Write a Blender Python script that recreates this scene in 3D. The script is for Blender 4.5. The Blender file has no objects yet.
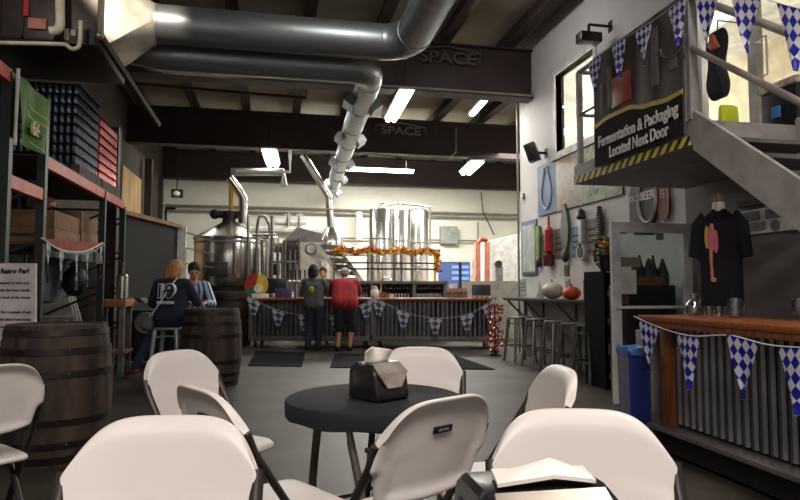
import bpy, bmesh, math, random
from mathutils import Vector, Matrix, Euler
random.seed(7)
sc = bpy.context.scene
COL = sc.collection
R = math.radians
PI = math.pi
# ---------------------------------------------------------------- camera frame
F = 620.0; TH = R(11.7); PIT = math.atan(38/620); H = 1.25
def ray(px, py):
    x = (px-400)/F; u = (250-py)/F
    fz = math.sin(PIT)+u*math.cos(PIT); ff = math.cos(PIT)-u*math.sin(PIT)
    return Vector((ff*math.sin(TH)+x*math.cos(TH), ff*math.cos(TH)-x*math.sin(TH), fz))
def _at(r, t): return Vector((r.x*t, r.y*t, H+r.z*t))
def PZ(px, py, z): r = ray(px, py); return _at(r, (z-H)/r.z)
def PY(px, py, y): r = ray(px, py); return _at(r, y/r.y)
def PX(px, py, x): r = ray(px, py); return _at(r, x/r.x)
def CAM(r, f, z=0): return Vector((r*math.cos(TH)+f*math.sin(TH), -r*math.sin(TH)+f*math.cos(TH), z))

cam_d = bpy.data.cameras.new('camera'); cam = bpy.data.objects.new('camera', cam_d); COL.objects.link(cam)
cam.location = (0, 0, H)
cam.rotation_euler = (R(90)+PIT, 0, -TH)
cam_d.sensor_width = 36; cam_d.lens = 36*F/800; cam_d.clip_start = .05; cam_d.clip_end = 100
sc.camera = cam
sc.view_settings.view_transform = 'Standard'; sc.view_settings.look = 'None'
sc.view_settings.gamma = 1; sc.view_settings.use_curve_mapping = False
sc.view_settings.exposure = 0.0

# ---------------------------------------------------------------- materials
def lin(c):
    return tuple((v/12.92 if v <= .04045 else ((v+.055)/1.055)**2.4) for v in [x/255 for x in c]) + (1,)
MATS = {}
def mat(name, c, rough=.6, metal=0, c2=None, scale=6, stretch=(1,1,1), bump=0, spec=.5, detail=4, lo=.35, hi=.65):
    if name in MATS: return MATS[name]
    m = bpy.data.materials.new(name); m.use_nodes = True; nt = m.node_tree; N = nt.nodes; L = nt.links
    p = N['Principled BSDF']
    p.inputs['Roughness'].default_value = rough; p.inputs['Metallic'].default_value = metal
    p.inputs['Specular IOR Level'].default_value = spec
    if c2 is None:
        c2 = tuple(max(0, v*.86) for v in c)
    tc = N.new('ShaderNodeTexCoord'); mp = N.new('ShaderNodeMapping'); mp.inputs['Scale'].default_value = stretch
    L.new(tc.outputs['Object'], mp.inputs['Vector'])
    no = N.new('ShaderNodeTexNoise'); no.inputs['Scale'].default_value = scale; no.inputs['Detail'].default_value = detail
    L.new(mp.outputs[0], no.inputs['Vector'])
    cr = N.new('ShaderNodeValToRGB'); cr.color_ramp.elements[0].position = lo; cr.color_ramp.elements[1].position = hi
    cr.color_ramp.elements[0].color = lin(c2); cr.color_ramp.elements[1].color = lin(c)
    L.new(no.outputs['Fac'], cr.inputs[0]); L.new(cr.outputs[0], p.inputs['Base Color'])
    if bump:
        b = N.new('ShaderNodeBump'); b.inputs['Strength'].default_value = bump; b.inputs['Distance'].default_value = .01
        L.new(no.outputs['Fac'], b.inputs['Height']); L.new(b.outputs[0], p.inputs['Normal'])
    MATS[name] = m
    return m
def emis(name, c, s):
    m = bpy.data.materials.new(name); m.use_nodes = True; p = m.node_tree.nodes['Principled BSDF']
    p.inputs['Base Color'].default_value = lin(c); p.inputs['Emission Color'].default_value = lin(c); p.inputs['Emission Strength'].default_value = s
    return m
def glass(name, c=(240,244,244), alpha=.05, rough=.03):
    m = bpy.data.materials.new(name); m.use_nodes = True; N = m.node_tree.nodes; L = m.node_tree.links
    out = N['Material Output']; N.remove(N['Principled BSDF'])
    t = N.new('ShaderNodeBsdfTransparent'); t.inputs[0].default_value = lin(c)
    g = N.new('ShaderNodeBsdfGlossy'); g.inputs['Roughness'].default_value = rough
    lw = N.new('ShaderNodeLayerWeight'); lw.inputs[0].default_value = .5
    fr = N.new('ShaderNodeMath'); fr.operation = 'POWER'; fr.inputs[1].default_value = 5; L.new(lw.outputs['Facing'], fr.inputs[0])
    ad = N.new('ShaderNodeMath'); ad.operation = 'ADD'; ad.inputs[1].default_value = alpha
    L.new(fr.outputs[0], ad.inputs[0])
    mx = N.new('ShaderNodeMixShader'); L.new(ad.outputs[0], mx.inputs[0]); L.new(t.outputs[0], mx.inputs[1]); L.new(g.outputs[0], mx.inputs[2])
    L.new(mx.outputs[0], out.inputs[0])
    return m
def lozenge(name, blue, white, nu=4.0, nv=4.5):
    m = bpy.data.materials.new(name); m.use_nodes = True; N = m.node_tree.nodes; L = m.node_tree.links
    p = N['Principled BSDF']; p.inputs['Roughness'].default_value = .35
    uv = N.new('ShaderNodeUVMap'); sp = N.new('ShaderNodeSeparateXYZ'); L.new(uv.outputs[0], sp.inputs[0])
    a = N.new('ShaderNodeMath'); a.operation = 'MULTIPLY'; a.inputs[1].default_value = nu; L.new(sp.outputs[0], a.inputs[0])
    b = N.new('ShaderNodeMath'); b.operation = 'MULTIPLY'; b.inputs[1].default_value = nv; L.new(sp.outputs[1], b.inputs[0])
    s = N.new('ShaderNodeMath'); s.operation = 'ADD'; L.new(a.outputs[0], s.inputs[0]); L.new(b.outputs[0], s.inputs[1])
    d = N.new('ShaderNodeMath'); d.operation = 'SUBTRACT'; L.new(a.outputs[0], d.inputs[0]); L.new(b.outputs[0], d.inputs[1])
    cb = N.new('ShaderNodeCombineXYZ'); L.new(s.outputs[0], cb.inputs[0]); L.new(d.outputs[0], cb.inputs[1]); cb.inputs[2].default_value = .5
    ck = N.new('ShaderNodeTexChecker'); ck.inputs['Scale'].default_value = 1
    ck.inputs['Color1'].default_value = lin(blue); ck.inputs['Color2'].default_value = lin(white)
    L.new(cb.outputs[0], ck.inputs['Vector']); L.new(ck.outputs[0], p.inputs['Base Color'])
    return m
def stripes(name, c1, c2, vec, freq, rough=.5):
    """diagonal hard stripes along object-space direction vec"""
    m = bpy.data.materials.new(name); m.use_nodes = True; N = m.node_tree.nodes; L = m.node_tree.links
    p = N['Principled BSDF']; p.inputs['Roughness'].default_value = rough
    tc = N.new('ShaderNodeTexCoord'); dp = N.new('ShaderNodeVectorMath'); dp.operation = 'DOT_PRODUCT'; dp.inputs[1].default_value = vec
    L.new(tc.outputs['Object'], dp.inputs[0])
    mu = N.new('ShaderNodeMath'); mu.operation = 'MULTIPLY'; mu.inputs[1].default_value = freq; L.new(dp.outputs['Value'], mu.inputs[0])
    fr = N.new('ShaderNodeMath'); fr.operation = 'FRACT'; L.new(mu.outputs[0], fr.inputs[0])
    gt = N.new('ShaderNodeMath'); gt.operation = 'GREATER_THAN'; gt.inputs[1].default_value = .5; L.new(fr.outputs[0], gt.inputs[0])
    mx = N.new('ShaderNodeMix'); mx.data_type = 'RGBA'; L.new(gt.outputs[0], mx.inputs['Factor'])
    mx.inputs['A'].default_value = lin(c1); mx.inputs['B'].default_value = lin(c2)
    L.new(mx.outputs['Result'], p.inputs['Base Color'])
    return m
def picture(name, stops, axis, scale=1, offset=0, dist=.0, rough=.4):
    """hard-ish colour bands along an axis in object space, wobbled by noise (a printed picture)"""
    m = bpy.data.materials.new(name); m.use_nodes = True; N = m.node_tree.nodes; L = m.node_tree.links
    p = N['Principled BSDF']; p.inputs['Roughness'].default_value = rough
    tc = N.new('ShaderNodeTexCoord'); no = N.new('ShaderNodeTexNoise'); no.inputs['Scale'].default_value = 5; no.inputs['Detail'].default_value = 6
    L.new(tc.outputs['Object'], no.inputs['Vector'])
    dp = N.new('ShaderNodeVectorMath'); dp.operation = 'DOT_PRODUCT'; dp.inputs[1].default_value = axis
    L.new(tc.outputs['Object'], dp.inputs[0])
    ma = N.new('ShaderNodeMath'); ma.operation = 'MULTIPLY_ADD'; ma.inputs[1].default_value = scale; ma.inputs[2].default_value = offset
    L.new(dp.outputs['Value'], ma.inputs[0])
    m2 = N.new('ShaderNodeMath'); m2.operation = 'MULTIPLY_ADD'; m2.inputs[1].default_value = dist; L.new(no.outputs['Fac'], m2.inputs[0])
    L.new(ma.outputs[0], m2.inputs[2])
    cr = N.new('ShaderNodeValToRGB'); e = cr.color_ramp.elements
    while len(e) < len(stops): e.new(.5)
    for i, (q, c) in enumerate(stops): e[i].position = q; e[i].color = lin(c)
    L.new(m2.outputs[0], cr.inputs[0]); L.new(cr.outputs[0], p.inputs['Base Color'])
    return m

M_chair = mat('white_resin', (222,216,212), .42, c2=(216,209,205), scale=3)
M_tube = mat('bronze_tube', (62,54,52), .35, .35)
M_black = mat('black_plastic', (26,25,28), .32)
M_cloth = mat('black_cloth', (26,26,34), .85, scale=40)
M_paper = mat('tissue_paper', (240,234,226), .8)
M_steel = mat('brushed_steel', (208,205,200), .24, .97, c2=(186,184,180), scale=4, stretch=(1,1,.1))
M_steel2 = mat('dull_steel', (150,148,145), .4, .8)
M_galv = mat('galvanised_duct', (158,164,168), .42, .8, c2=(140,146,150), scale=3, stretch=(.4,3,3))
M_iron = mat('grey_painted_steel', (112,108,106), .5, .2)
M_dark = mat('dark_paint', (24,20,20), .6)
M_darkgreen = mat('dark_green_steel', (22,34,32), .5)
M_orange = mat('orange_beam_paint', (205,72,40), .5)
M_wood = mat('orange_wood', (150,86,46), .35, c2=(118,64,34), scale=5, stretch=(1,8,8))
M_woodside = mat('wood_panel', (140,84,44), .5, c2=(105,60,30), scale=4, stretch=(8,8,1))
M_barrel = mat('barrel_oak', (84,66,54), .75, c2=(34,27,24), scale=3, stretch=(3,3,.7), bump=.5, lo=.3, hi=.75)
M_hoop = mat('barrel_hoop', (50,42,40), .5, .5, c2=(30,24,22))
M_corr = mat('corrugated_metal', (128,130,134), .35, .75, c2=(108,110,114), scale=3)
M_white = mat('white_paint', (225,224,220), .6)
M_ply = mat('plywood', (190,160,112), .7, c2=(160,128,86), scale=3, stretch=(1,1,.3))
M_card = mat('cardboard', (140,104,76), .8)
M_red = mat('red_paint', (190,40,34), .5)
M_yellow = mat('yellow_paint', (232,200,60), .5)
M_bluebin = mat('blue_plastic', (32,48,120), .35)
M_bluebag = mat('blue_bag', (70,120,190), .4)
M_skin = mat('skin', (205,150,122), .55, c2=(196,140,112))
M_lamp = emis('lamp_tube', (255,250,238), 14)
M_glass = glass('clear_glass')
M_mug = glass('mug_glass', (222,228,230), .2, .08)
M_loz = lozenge('blue_white_lozenge', (26,34,150), (215,215,225))
M_loz2 = lozenge('pale_lozenge', (58,66,96), (170,174,184), 2.0, 3.4)
M_string = mat('white_cord', (215,212,208), .7)
M_flower = mat('orange_petals', (225,120,30), .7, c2=(150,40,20), scale=60, lo=.45, hi=.55)

# ---------------------------------------------------------------- mesh helpers
class MB:
    def __init__(s): s.bm = bmesh.new(); s.uv = None
    def _tf(s, vs, M):
        if M is not None: bmesh.ops.transform(s.bm, matrix=M, verts=vs)
    def b(s, x0, x1, y0, y1, z0, z1, bev=0, M=None):
        r = bmesh.ops.create_cube(s.bm, size=1); vs = r['verts']
        for v in vs: v.co = Vector((x0+(v.co.x+.5)*(x1-x0), y0+(v.co.y+.5)*(y1-y0), z0+(v.co.z+.5)*(z1-z0)))
        if bev:
            es = list({e for v in vs for e in v.link_edges})
            r = bmesh.ops.bevel(s.bm, geom=vs+es, offset=bev, segments=2, affect='EDGES', profile=.6); vs = list({v for f in r['faces'] for v in f.verts} | {v for v in vs if v.is_valid})
        s._tf(vs, M); return s
    def bar(s, p0, p1, w, h=None, up=(0,0,1)):
        """rectangular bar from p0 to p1"""
        h = w if h is None else h
        p0 = Vector(p0); p1 = Vector(p1); d = p1-p0; L = d.length; d.normalize()
        u = Vector(up)
        if abs(d.dot(u)) > .99: u = Vector((0,1,0))
        x = d.cross(u).normalized(); u = x.cross(d).normalized()
        M = Matrix((x, d, u)).transposed().to_4x4(); M.translation = p0
        return s.b(-w/2, w/2, 0, L, -h/2, h/2, M=M)
    def ring(s, c, x, y, rx, ry, n):
        return [s.bm.verts.new(c + x*(rx*math.cos(2*PI*i/n)) + y*(ry*math.sin(2*PI*i/n))) for i in range(n)]
    def skin(s, rings, cap=True, closed=False):
        n = len(rings[0])
        m = len(rings)
        for k in range(m if closed else m-1):
            a, b = rings[k], rings[(k+1) % m]
            for i in range(n):
                j = (i+1) % n
                try: s.bm.faces.new((a[i], a[j], b[j], b[i]))
                except ValueError: pass
        if cap and not closed:
            s.bm.faces.new(rings[0][::-1]); s.bm.faces.new(rings[-1])
        return s
    def tube(s, pts, r, n=10, r2=None, cap=True, closed=False, flat=1.0):
        pts = [Vector(p) for p in pts]; m = len(pts)
        rings = []; prev = None
        for k, p in enumerate(pts):
            if closed: d = (pts[(k+1) % m]-pts[k-1])
            else: d = pts[min(k+1, m-1)]-pts[max(k-1, 0)]
            d.normalize()
            if prev is None:
                u = Vector((0,0,1)) if abs(d.z) < .9 else Vector((0,1,0))
                x = d.cross(u).normalized()
            else:
                x = (prev - d*prev.dot(d))
                x = x.normalized() if x.length > 1e-6 else d.orthogonal().normalized()
            prev = x; y = d.cross(x).normalized()
            rr = r if r2 is None else r+(r2-r)*k/(m-1)
            if isinstance(r, (list, tuple)): rr = r[k]
            rings.append(s.ring(p, x, y, rr, rr*flat, n))
        return s.skin(rings, cap, closed)
    def cyl(s, p0, p1, r0, r1=None, n=16, cap=True): return s.tube([p0, p1], r0, n, r1 if r1 is not None else r0, cap)
    def lathe(s, prof, n=32, c=(0,0,0), M=None, cap=True):
        rings = []
        for r, z in prof:
            rings.append([s.bm.verts.new(Vector((c[0]+max(r, 1e-4)*math.cos(2*PI*i/n), c[1]+max(r, 1e-4)*math.sin(2*PI*i/n), c[2]+z))) for i in range(n)])
        s.skin(rings, cap)
        if M is not None: s._tf([v for q in rings for v in q], M)
        return s
    def sph(s, c, r, u=14, v=10, M=None):
        if not isinstance(r, (list, tuple)): r = (r, r, r)
        q = bmesh.ops.create_uvsphere(s.bm, u_segments=u, v_segments=v, radius=1)['verts']
        for w in q: w.co = Vector((w.co.x*r[0], w.co.y*r[1], w.co.z*r[2]))
        if M is not None: s._tf(q, M)
        for w in q: w.co += Vector(c)
        return s
    def prism(s, pts, fn, t0, t1):
        """2D outline pts -> 3D by fn(a, b, t), between t0 and t1"""
        lo = [s.bm.verts.new(Vector(fn(a, b, t0))) for a, b in pts]; hi = [s.bm.verts.new(Vector(fn(a, b, t1))) for a, b in pts]
        n = len(pts)
        for i in range(n): s.bm.faces.new((lo[i], lo[(i+1) % n], hi[(i+1) % n], hi[i]))
        s.bm.faces.new(lo[::-1]); s.bm.faces.new(hi); return s
    def slab(s, fa, fb, nu, nv):
        """closed shell between two parametric sheets"""
        A = [[s.bm.verts.new(Vector(fa(i/nu, j/nv))) for i in range(nu+1)] for j in range(nv+1)]
        B = [[s.bm.verts.new(Vector(fb(i/nu, j/nv))) for i in range(nu+1)] for j in range(nv+1)]
        for j in range(nv):
            for i in range(nu):
                s.bm.faces.new((A[j][i], A[j][i+1], A[j+1][i+1], A[j+1][i])); s.bm.faces.new((B[j][i], B[j+1][i], B[j+1][i+1], B[j][i+1]))
        for i in range(nu):
            s.bm.faces.new((A[0][i], B[0][i], B[0][i+1], A[0][i+1])); s.bm.faces.new((A[nv][i], A[nv][i+1], B[nv][i+1], B[nv][i]))
        for j in range(nv):
            s.bm.faces.new((A[j][0], A[j+1][0], B[j+1][0], B[j][0])); s.bm.faces.new((A[j][nu], B[j][nu], B[j+1][nu], A[j+1][nu]))
        return s
    def corr(s, x0, x1, z0, z1, y, pitch=.07, depth=.018, t=.003):
        """corrugated sheet facing -Y"""
        n = int((x1-x0)/pitch); prof = []
        for i in range(n):
            a = x0+i*pitch
            prof += [(a, y), (a+pitch*.2, y-depth), (a+pitch*.5, y-depth), (a+pitch*.7, y)]
        prof.append((x1, y))
        pts = prof+[(x, yy+t) for x, yy in prof[::-1]]
        return s.prism(pts, lambda a, b, q: (a, b, q), z0, z1)
    def build(s, name, m, parent=None, loc=None, ang=35, sub=0, rot=None):
        bmesh.ops.recalc_face_normals(s.bm, faces=s.bm.faces)
        me = bpy.data.meshes.new(name); s.bm.to_mesh(me); s.bm.free()
        me.materials.append(m)
        for p in me.polygons: p.use_smooth = True
        me.set_sharp_from_angle(angle=R(ang))
        o = bpy.data.objects.new(name, me); COL.objects.link(o)
        if parent is not None: o.parent = parent
        if loc is not None: o.location = loc
        if rot is not None: o.rotation_euler = rot
        if sub:
            md = o.modifiers.new('s', 'SUBSURF'); md.levels = sub; md.render_levels = sub
        return o
def tag(o, label, cat, group=None, kind=None):
    o['label'] = label; o['category'] = cat
    if group: o['group'] = group
    if kind: o['kind'] = kind
    return o
def thing(name, label, cat, loc=(0,0,0), rz=0, group=None):
    o = bpy.data.objects.new(name, None); COL.objects.link(o); o.location = loc; o.rotation_euler = (0,0,rz)
    o.empty_display_size = .1
    return tag(o, label, cat, group)
def struct(name, mb, m, **k):
    o = mb.build(name, m, **k); o['kind'] = 'structure'; return o
def dup(root, loc, rz, label=None):
    r = root.copy(); COL.objects.link(r); r.location = loc; r.rotation_euler = (0,0,rz)
    if label: r['label'] = label
    for ch in list(root.children):
        c = ch.copy(); COL.objects.link(c); c.parent = r
        for g in ch.children:
            d = g.copy(); COL.objects.link(d); d.parent = c
    return r
def text(s, size, name, m, parent, loc, rot, ext=.002, align='CENTER', sx=1, bold=0, fit=None):
    cu = bpy.data.curves.new('t', 'FONT'); cu.body = s; cu.size = size; cu.extrude = ext; cu.align_x = align; cu.align_y = 'CENTER'; cu.offset = bold
    to = bpy.data.objects.new('t', cu); COL.objects.link(to)
    dg = bpy.context.evaluated_depsgraph_get(); me = bpy.data.meshes.new_from_object(to.evaluated_get(dg))
    bpy.data.objects.remove(to)
    if fit: xs = [v.co.x for v in me.vertices]; sx = fit/(max(xs)-min(xs))
    for v in me.vertices: v.co.x *= sx
    me.materials.clear(); me.materials.append(m)
    o = bpy.data.objects.new(name, me); COL.objects.link(o); o.parent = parent; o.location = loc; o.rotation_euler = rot
    return o
def bez(p, n=12):
    """smooth catmull-rom through points"""
    p = [Vector(q) for q in p]; out = []
    P = [p[0]]+p+[p[-1]]
    for i in range(1, len(P)-2):
        for k in range(n):
            t = k/n; a, b, c, d = P[i-1], P[i], P[i+1], P[i+2]
            out.append(.5*((2*b)+(c-a)*t+(2*a-5*b+4*c-d)*t*t+(3*b-a-3*c+d)*t**3))
    out.append(p[-1]); return out
# ================================================================= SETTING
M_floor = mat('polished_concrete', (72,65,58), .5, spec=.3, c2=(42,38,34), scale=1.6, detail=8, lo=.3, hi=.7, bump=.02)
M_ceil = mat('ceiling_panel', (150,140,124), .8, c2=(134,124,108), scale=.7)
M_rafter = mat('brown_steel', (58,44,42), .6, c2=(48,36,35))
M_wallw = mat('white_wall', (206,204,204), .7, c2=(198,196,196), scale=2)
M_wallback = mat('cream_wall', (228,226,214), .7, c2=(216,214,202), scale=1)
M_wallgrey = mat('grey_wall', (112,104,102), .7, c2=(106,98,96), scale=2)
M_wallleft = mat('left_wall', (86,76,68), .8, c2=(60,52,46), scale=1)
struct('floor', MB().b(-6, 9.5, -4, 21.3, -.1, 0), M_floor)
struct('ceiling', MB().b(-6, 9.5, -4, 21.3, 5.95, 6.05), M_ceil)
struct('wall_back', MB().b(-6, 9.5, 21, 21.3, 0, 5.95), M_wallback)
struct('wall_rear', MB().b(-6, 9.5, -4.2, -4, 0, 5.95), M_wallw)
struct('wall_left', MB().b(-6.0, -3.45, 9.4, 21, 0, 5.95), M_wallleft)
struct('wall_left_front', MB().b(-3.65, -3.5, -4, 9.4, 0, 5.95), mat('pale_wall', (170,166,162), .8))
# right wall: white beyond the platform, openings for the office window and glazed landing door
XR = 4.7; XI = 4.85
W1y0, W1y1, W1z0, W1z1 = 8.32, 9.62, 3.53, 4.86
w = MB()
w.b(XR, XI, 6.23, 11.2, 0, 2.6)
w.b(XR, XI, 6.1, 11.2, W1z1, 5.95); w.b(XR, XI, 6.1, 11.2, 2.6, W1z0)
w.b(XR, XI, 6.1, W1y0, W1z0, W1z1); w.b(XR, XI, W1y1, 11.2, W1z0, W1z1)
struct('wall_right', w, M_wallw)
struct('wall_right_grey', MB().b(4.62, XI, -4, 6.23, 0, 2.56), M_wallgrey)
w = MB(); w.b(XR, XI, -4, 4.3, 2.56, 5.95); w.b(XR, XI, 4.3, 6.1, 4.75, 5.95)
struct('wall_right_upper', w, M_wallw)
struct('wall_return', MB().b(XI, 9.5, 11.05, 11.2, 0, 5.95), M_wallw)
struct('wall_right_far', MB().b(9.3, 9.5, 11.2, 21, 0, 5.95), M_wallback)
# office behind the upper windows
M_beige = mat('beige_wall', (205,190,165), .7)
w = MB(); w.b(7.4, 7.5, 2.0, 11.05, 2.56, 5.0); w.b(XI, 7.4, 1.9, 2.0, 2.56, 5.0); w.b(XI, 7.5, 2.0, 11.05, 2.46, 2.56)
struct('wall_office', w, M_beige)
struct('ceiling_office', MB().b(XI, 7.5, 2.0, 11.05, 5.0, 5.06), M_white)
M_frame = mat('window_frame', (228,226,222), .5)
w = MB()
for (a, b_, c, d) in ((W1y0-.07, W1y0, W1z0-.07, W1z1+.07), (W1y1, W1y1+.07, W1z0-.07, W1z1+.07), (W1y0, W1y1, W1z0-.07, W1z0), (W1y0, W1y1, W1z1, W1z1+.07)):
    w.b(XR-.03, XI, a, b_, c, d)
win = struct('window_1', w, M_frame)
o = MB().b(XR+.05, XR+.06, W1y0, W1y1, W1z0, W1z1).build('pane', M_glass, win)
MB().b(XR-.06, XR, W1y0-.12, W1y1+.12, W1z0-.13, W1z0-.07).build('window_sill', M_frame, win)
# glazed landing door
w = MB()
for y0, y1 in ((4.3, 4.4), (5.22, 5.34), (6.02, 6.1)): w.b(XR+.02, XR+.1, y0, y1, 2.56, 4.75)
w.b(XR+.02, XR+.1, 4.4, 6.02, 4.65, 4.75); w.b(XR+.02, XR+.1, 4.4, 6.02, 2.56, 2.66)
dr = struct('door_1', w, mat('aluminium', (176,172,168), .4, .6))
MB().b(XR+.05, XR+.06, 4.4, 5.22, 2.66, 4.65).b(XR+.05, XR+.06, 5.34, 6.02, 2.66, 4.65).build('pane', M_glass, dr)
MB().tube([(XR+.02, 5.16, 3.3), (XR-.06, 5.16, 3.3), (XR-.06, 5.0, 3.3), (XR-.06, 5.0, 3.68), (XR-.06, 5.16, 3.68), (XR+.02, 5.16, 3.68)], .012).build('door_handle', M_frame, dr)
# roof steel
def beam(name, y, x0, x1, z0=4.74, z1=5.66):
    w = MB(); w.b(x0, x1, y-.06, y+.06, z0+.03, z1-.03); w.b(x0, x1, y-.16, y+.16, z0, z0+.03); w.b(x0, x1, y-.16, y+.16, z1-.03, z1)
    return struct(name, w, M_rafter)
beam1 = beam('trim_1', 10.66, -3.5, 4.69)
beam2 = beam('trim_2', 15.8, -3.45, 9.3)
beam3 = beam('trim_3', 20.75, -3.45, 9.3)
beam('trim_4', 5.5, -3.5, 4.69)
M_mark = mat('faded_marking', (150,140,136), .7)
M_mark1 = mat('fainter_marking', (84,76,74), .7)
for b_, (px, py), y, tsz in ((beam1, (448, 58), 10.49, .3), (beam2, (401, 131), 15.63, .3)):
    p = PY(px, py, y)
    text('SPACE', tsz, 'lettering', M_mark if y > 12 else M_mark1, b_, p, (R(90), 0, 0), .004, sx=1.25, bold=.004)
    w = MB(); hw = .62 if y < 12 else .66
    w.bar((p.x-hw, p.y, p.z+.12), (p.x, p.y, p.z+.22), .012, .025); w.bar((p.x, p.y, p.z+.22), (p.x+hw, p.y, p.z+.12), .012, .025)
    w.bar((p.x-hw, p.y, p.z+.13), (p.x-hw, p.y, p.z-.05), .012, .025); w.bar((p.x+hw, p.y, p.z+.13), (p.x+hw, p.y, p.z-.05), .012, .025)
    w.build('lettering_bracket', M_mark if y > 12 else M_mark1, b_)
n = 5
x = -3.1
while x < 9.2:
    y0, y1 = (-3.9, 20.9) if x < 4.5 else (11.3, 20.9)
    w = MB(); w.b(x-.025, x+.025, y0, y1, 5.68, 5.94); w.b(x-.1, x+.1, y0, y1, 5.66, 5.685)
    struct('trim_%d' % n, w, M_rafter); n += 1; x += 1.22
for y in (13.1, 18.2):
    w = MB(); w.b(-3.4, 9.2, y-.03, y+.03, 5.60, 5.655); struct('trim_%d' % n, w, M_rafter); n += 1
# conduit and sprinkler lines under the roof
def pipe(name, label, pts, r, m, cat='pipe', rings=0):
    t = MB().tube(pts, r, 8).build(name, m); return tag(t, label, cat)
M_cond = mat('grey_conduit', (150,146,138), .5, .3)
pipe('conduit', 'thin grey conduit running along the lower edge of the nearest dark roof beam', [(-1.0, 10.3, 4.72), (2, 10.3, 4.72), (4.6, 10.3, 4.72)], .02, M_cond, 'conduit')
pipe('conduit', 'thin pale conduit under the second roof beam turning up beside its lettering', [PY(345, 152, 15.5), PY(447, 160, 15.5), PY(456, 152, 15.5), PY(456, 128, 15.5)], .02, M_cond, 'conduit')
pipe('sprinkler_pipe', 'thin dark pipe hung across the bay behind the large round ducts', [PY(120, 82, 11.5), PY(306, 98, 11.5), PY(306, 90, 11.5)], .025, M_rafter)
pipe('conduit', 'vertical grey conduit running up the far corner of the white right wall', [(4.66, 11.22, 0.02), (4.66, 11.22, 5.6)], .022, M_cond, 'conduit')
# ================================================================= LIGHTS
def area(loc, sx, sy, power, col=(1,.95,.86), rot=(0,0,0)):
    l = bpy.data.lights.new('l', 'AREA'); l.shape = 'RECTANGLE'; l.size = sx; l.size_y = sy; l.energy = power; l.color = col
    o = bpy.data.objects.new('area_light', l); COL.objects.link(o); o.location = loc; o.rotation_euler = rot; return o
def strip(label, c, length, rz, power, w_=.16, tilt=0):
    t = thing('strip_light', label, 'ceiling light', c, rz, 'fluorescent strip lights')
    m = MB(); m.b(-w_/2-.02, w_/2+.02, -length/2-.02, length/2+.02, .02, .07); m.build('housing', M_white, t)
    for s in (-1, 1): MB().cyl((s*w_*.25, -length/2, 0), (s*w_*.25, length/2, 0), w_*.2, n=12).build('tube', M_lamp, t)
    for s in (-1, 1): MB().cyl((0, s*length*.4, .07), (0, s*length*.4, 5.66-c[2]), .006, n=6).build('hanger', M_dark, t)
    area((c[0], c[1], c[2]-.06), w_, length, power, rot=(0,0,rz)); return t
zl = 4.62
def line_strip(label, pa, pb, z, power, w_=.2):
    a = PZ(pa[0], pa[1], z); b_ = PZ(pb[0], pb[1], z); c = (a+b_)/2; d = b_-a
    return strip(label, c, d.length, math.atan2(-d.x, d.y), power, w_)
line_strip('wide bright strip light between the big round duct and the near beam', (391, 120), (407, 91), 4.68, 45, .25)
line_strip('narrow strip light seen end on, right of the wide bright one', (472, 115), (487, 98), 4.85, 35, .12)
line_strip('bright strip light nearest the white corner, under the second beam', (466, 173), (478, 162), 4.62, 90, .34)
line_strip('short strip light above the copper coloured kettle side of the brewhouse', (273, 165), (269, 150), 4.66, 60, .36)['label'] = 'short bright strip light above and right of the big kettle'
strip('long thin strip light lying crosswise behind the descending duct', PZ(379, 171, 4.6), 2.0, R(90), 70, .14)
# ================================================================= DUCTWORK
def ringseams(par, pts, r, n=20):
    for p, d in pts:
        p = Vector(p); d = Vector(d).normalized(); MB().cyl(p-d*.012, p+d*.012, r, n=n).build('seam_band', M_galv, par)
t = thing('round_duct', 'larger galvanised round duct, upper of the two crossing the room, bending to the viewer', 'air duct', (0, 8.3, 4.66))
r = .245
L0 = PY(157, 30, 8.3).x; x1 = 1.42
arc = [(x1+.0+.42*math.sin(a), -.42+.42*math.cos(a), 0) for a in [R(q) for q in range(0, 91, 10)]]
MB().tube([(L0, 0, 0)]+arc+[(x1+.42, -7, .25)], r, 28).build('duct_body', M_galv, t, ang=60)
ringseams(t, [((L0+.02+i*.0, 0, 0), (1,0,0)) for i in range(1)]+[((x, 0, 0), (1,0,0)) for x in (-.6, .25, 1.1)]+[((x1, 0, 0), (1,0,0)), ((x1+.3, -.12, 0), (1,-1,0)), ((x1+.42, -.45, 0), (0,1,0))], r+.008, 28)
# square-to-round transition against the air handler
def sq2round(m, x0, x1, cy, cz, hw, hz, r, n=32, dz=0):
    C = [m.bm.verts.new((x0, cy+a*hw, cz+dz+b*hz)) for a, b in ((1,1),(-1,1),(-1,-1),(1,-1))]
    B = [m.bm.verts.new((x1, cy+math.cos(2*PI*i/n)*r, cz+math.sin(2*PI*i/n)*r)) for i in range(n)]
    for k in range(4):
        s_ = k*n//4
        for i in range(s_, s_+n//4): m.bm.faces.new((C[k], B[i % n], B[(i+1) % n]))
        m.bm.faces.new((C[k], B[(s_+n//4) % n], C[(k+1) % 4]))
    return m
xu = PY(113, 30, 8.3).x
sq2round(MB(), xu, L0, 0, .0, .42, .44, r, dz=-.06).build('transition', mat('bright_duct_metal', (214,208,196), .45, .6), t, ang=12)
t = thing('round_duct', 'smaller galvanised round duct, lower of the two, turning away with side diffusers', 'air duct', (0, 8.78, 4.42))
r = .2
e = PZ(331, 192, 4.42); s0 = PZ(361, 96, 4.42)
xa = s0.x-.32
yd = 0
d = (Vector((e.x, e.y, 0))-Vector((s0.x, s0.y, 0))).normalized()
c0 = Vector((s0.x, s0.y-8.78, 0))
pts = [(PY(158, 52, 8.75).x, 0, 0), (xa-.3, 0, 0), (xa, .0, 0)]
end = Vector((e.x, e.y-8.78, 0))
corner = c0-d*0.45
pts = [(PY(158, 60, 8.75).x, 0, 0)]+[Vector(q) for q in bez([(corner.x-.5, 0, 0), (corner.x-.22, .01, 0), (corner.x-.03, .13, 0), (corner.x+.03, .42, 0)], 5)]+[end]
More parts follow.
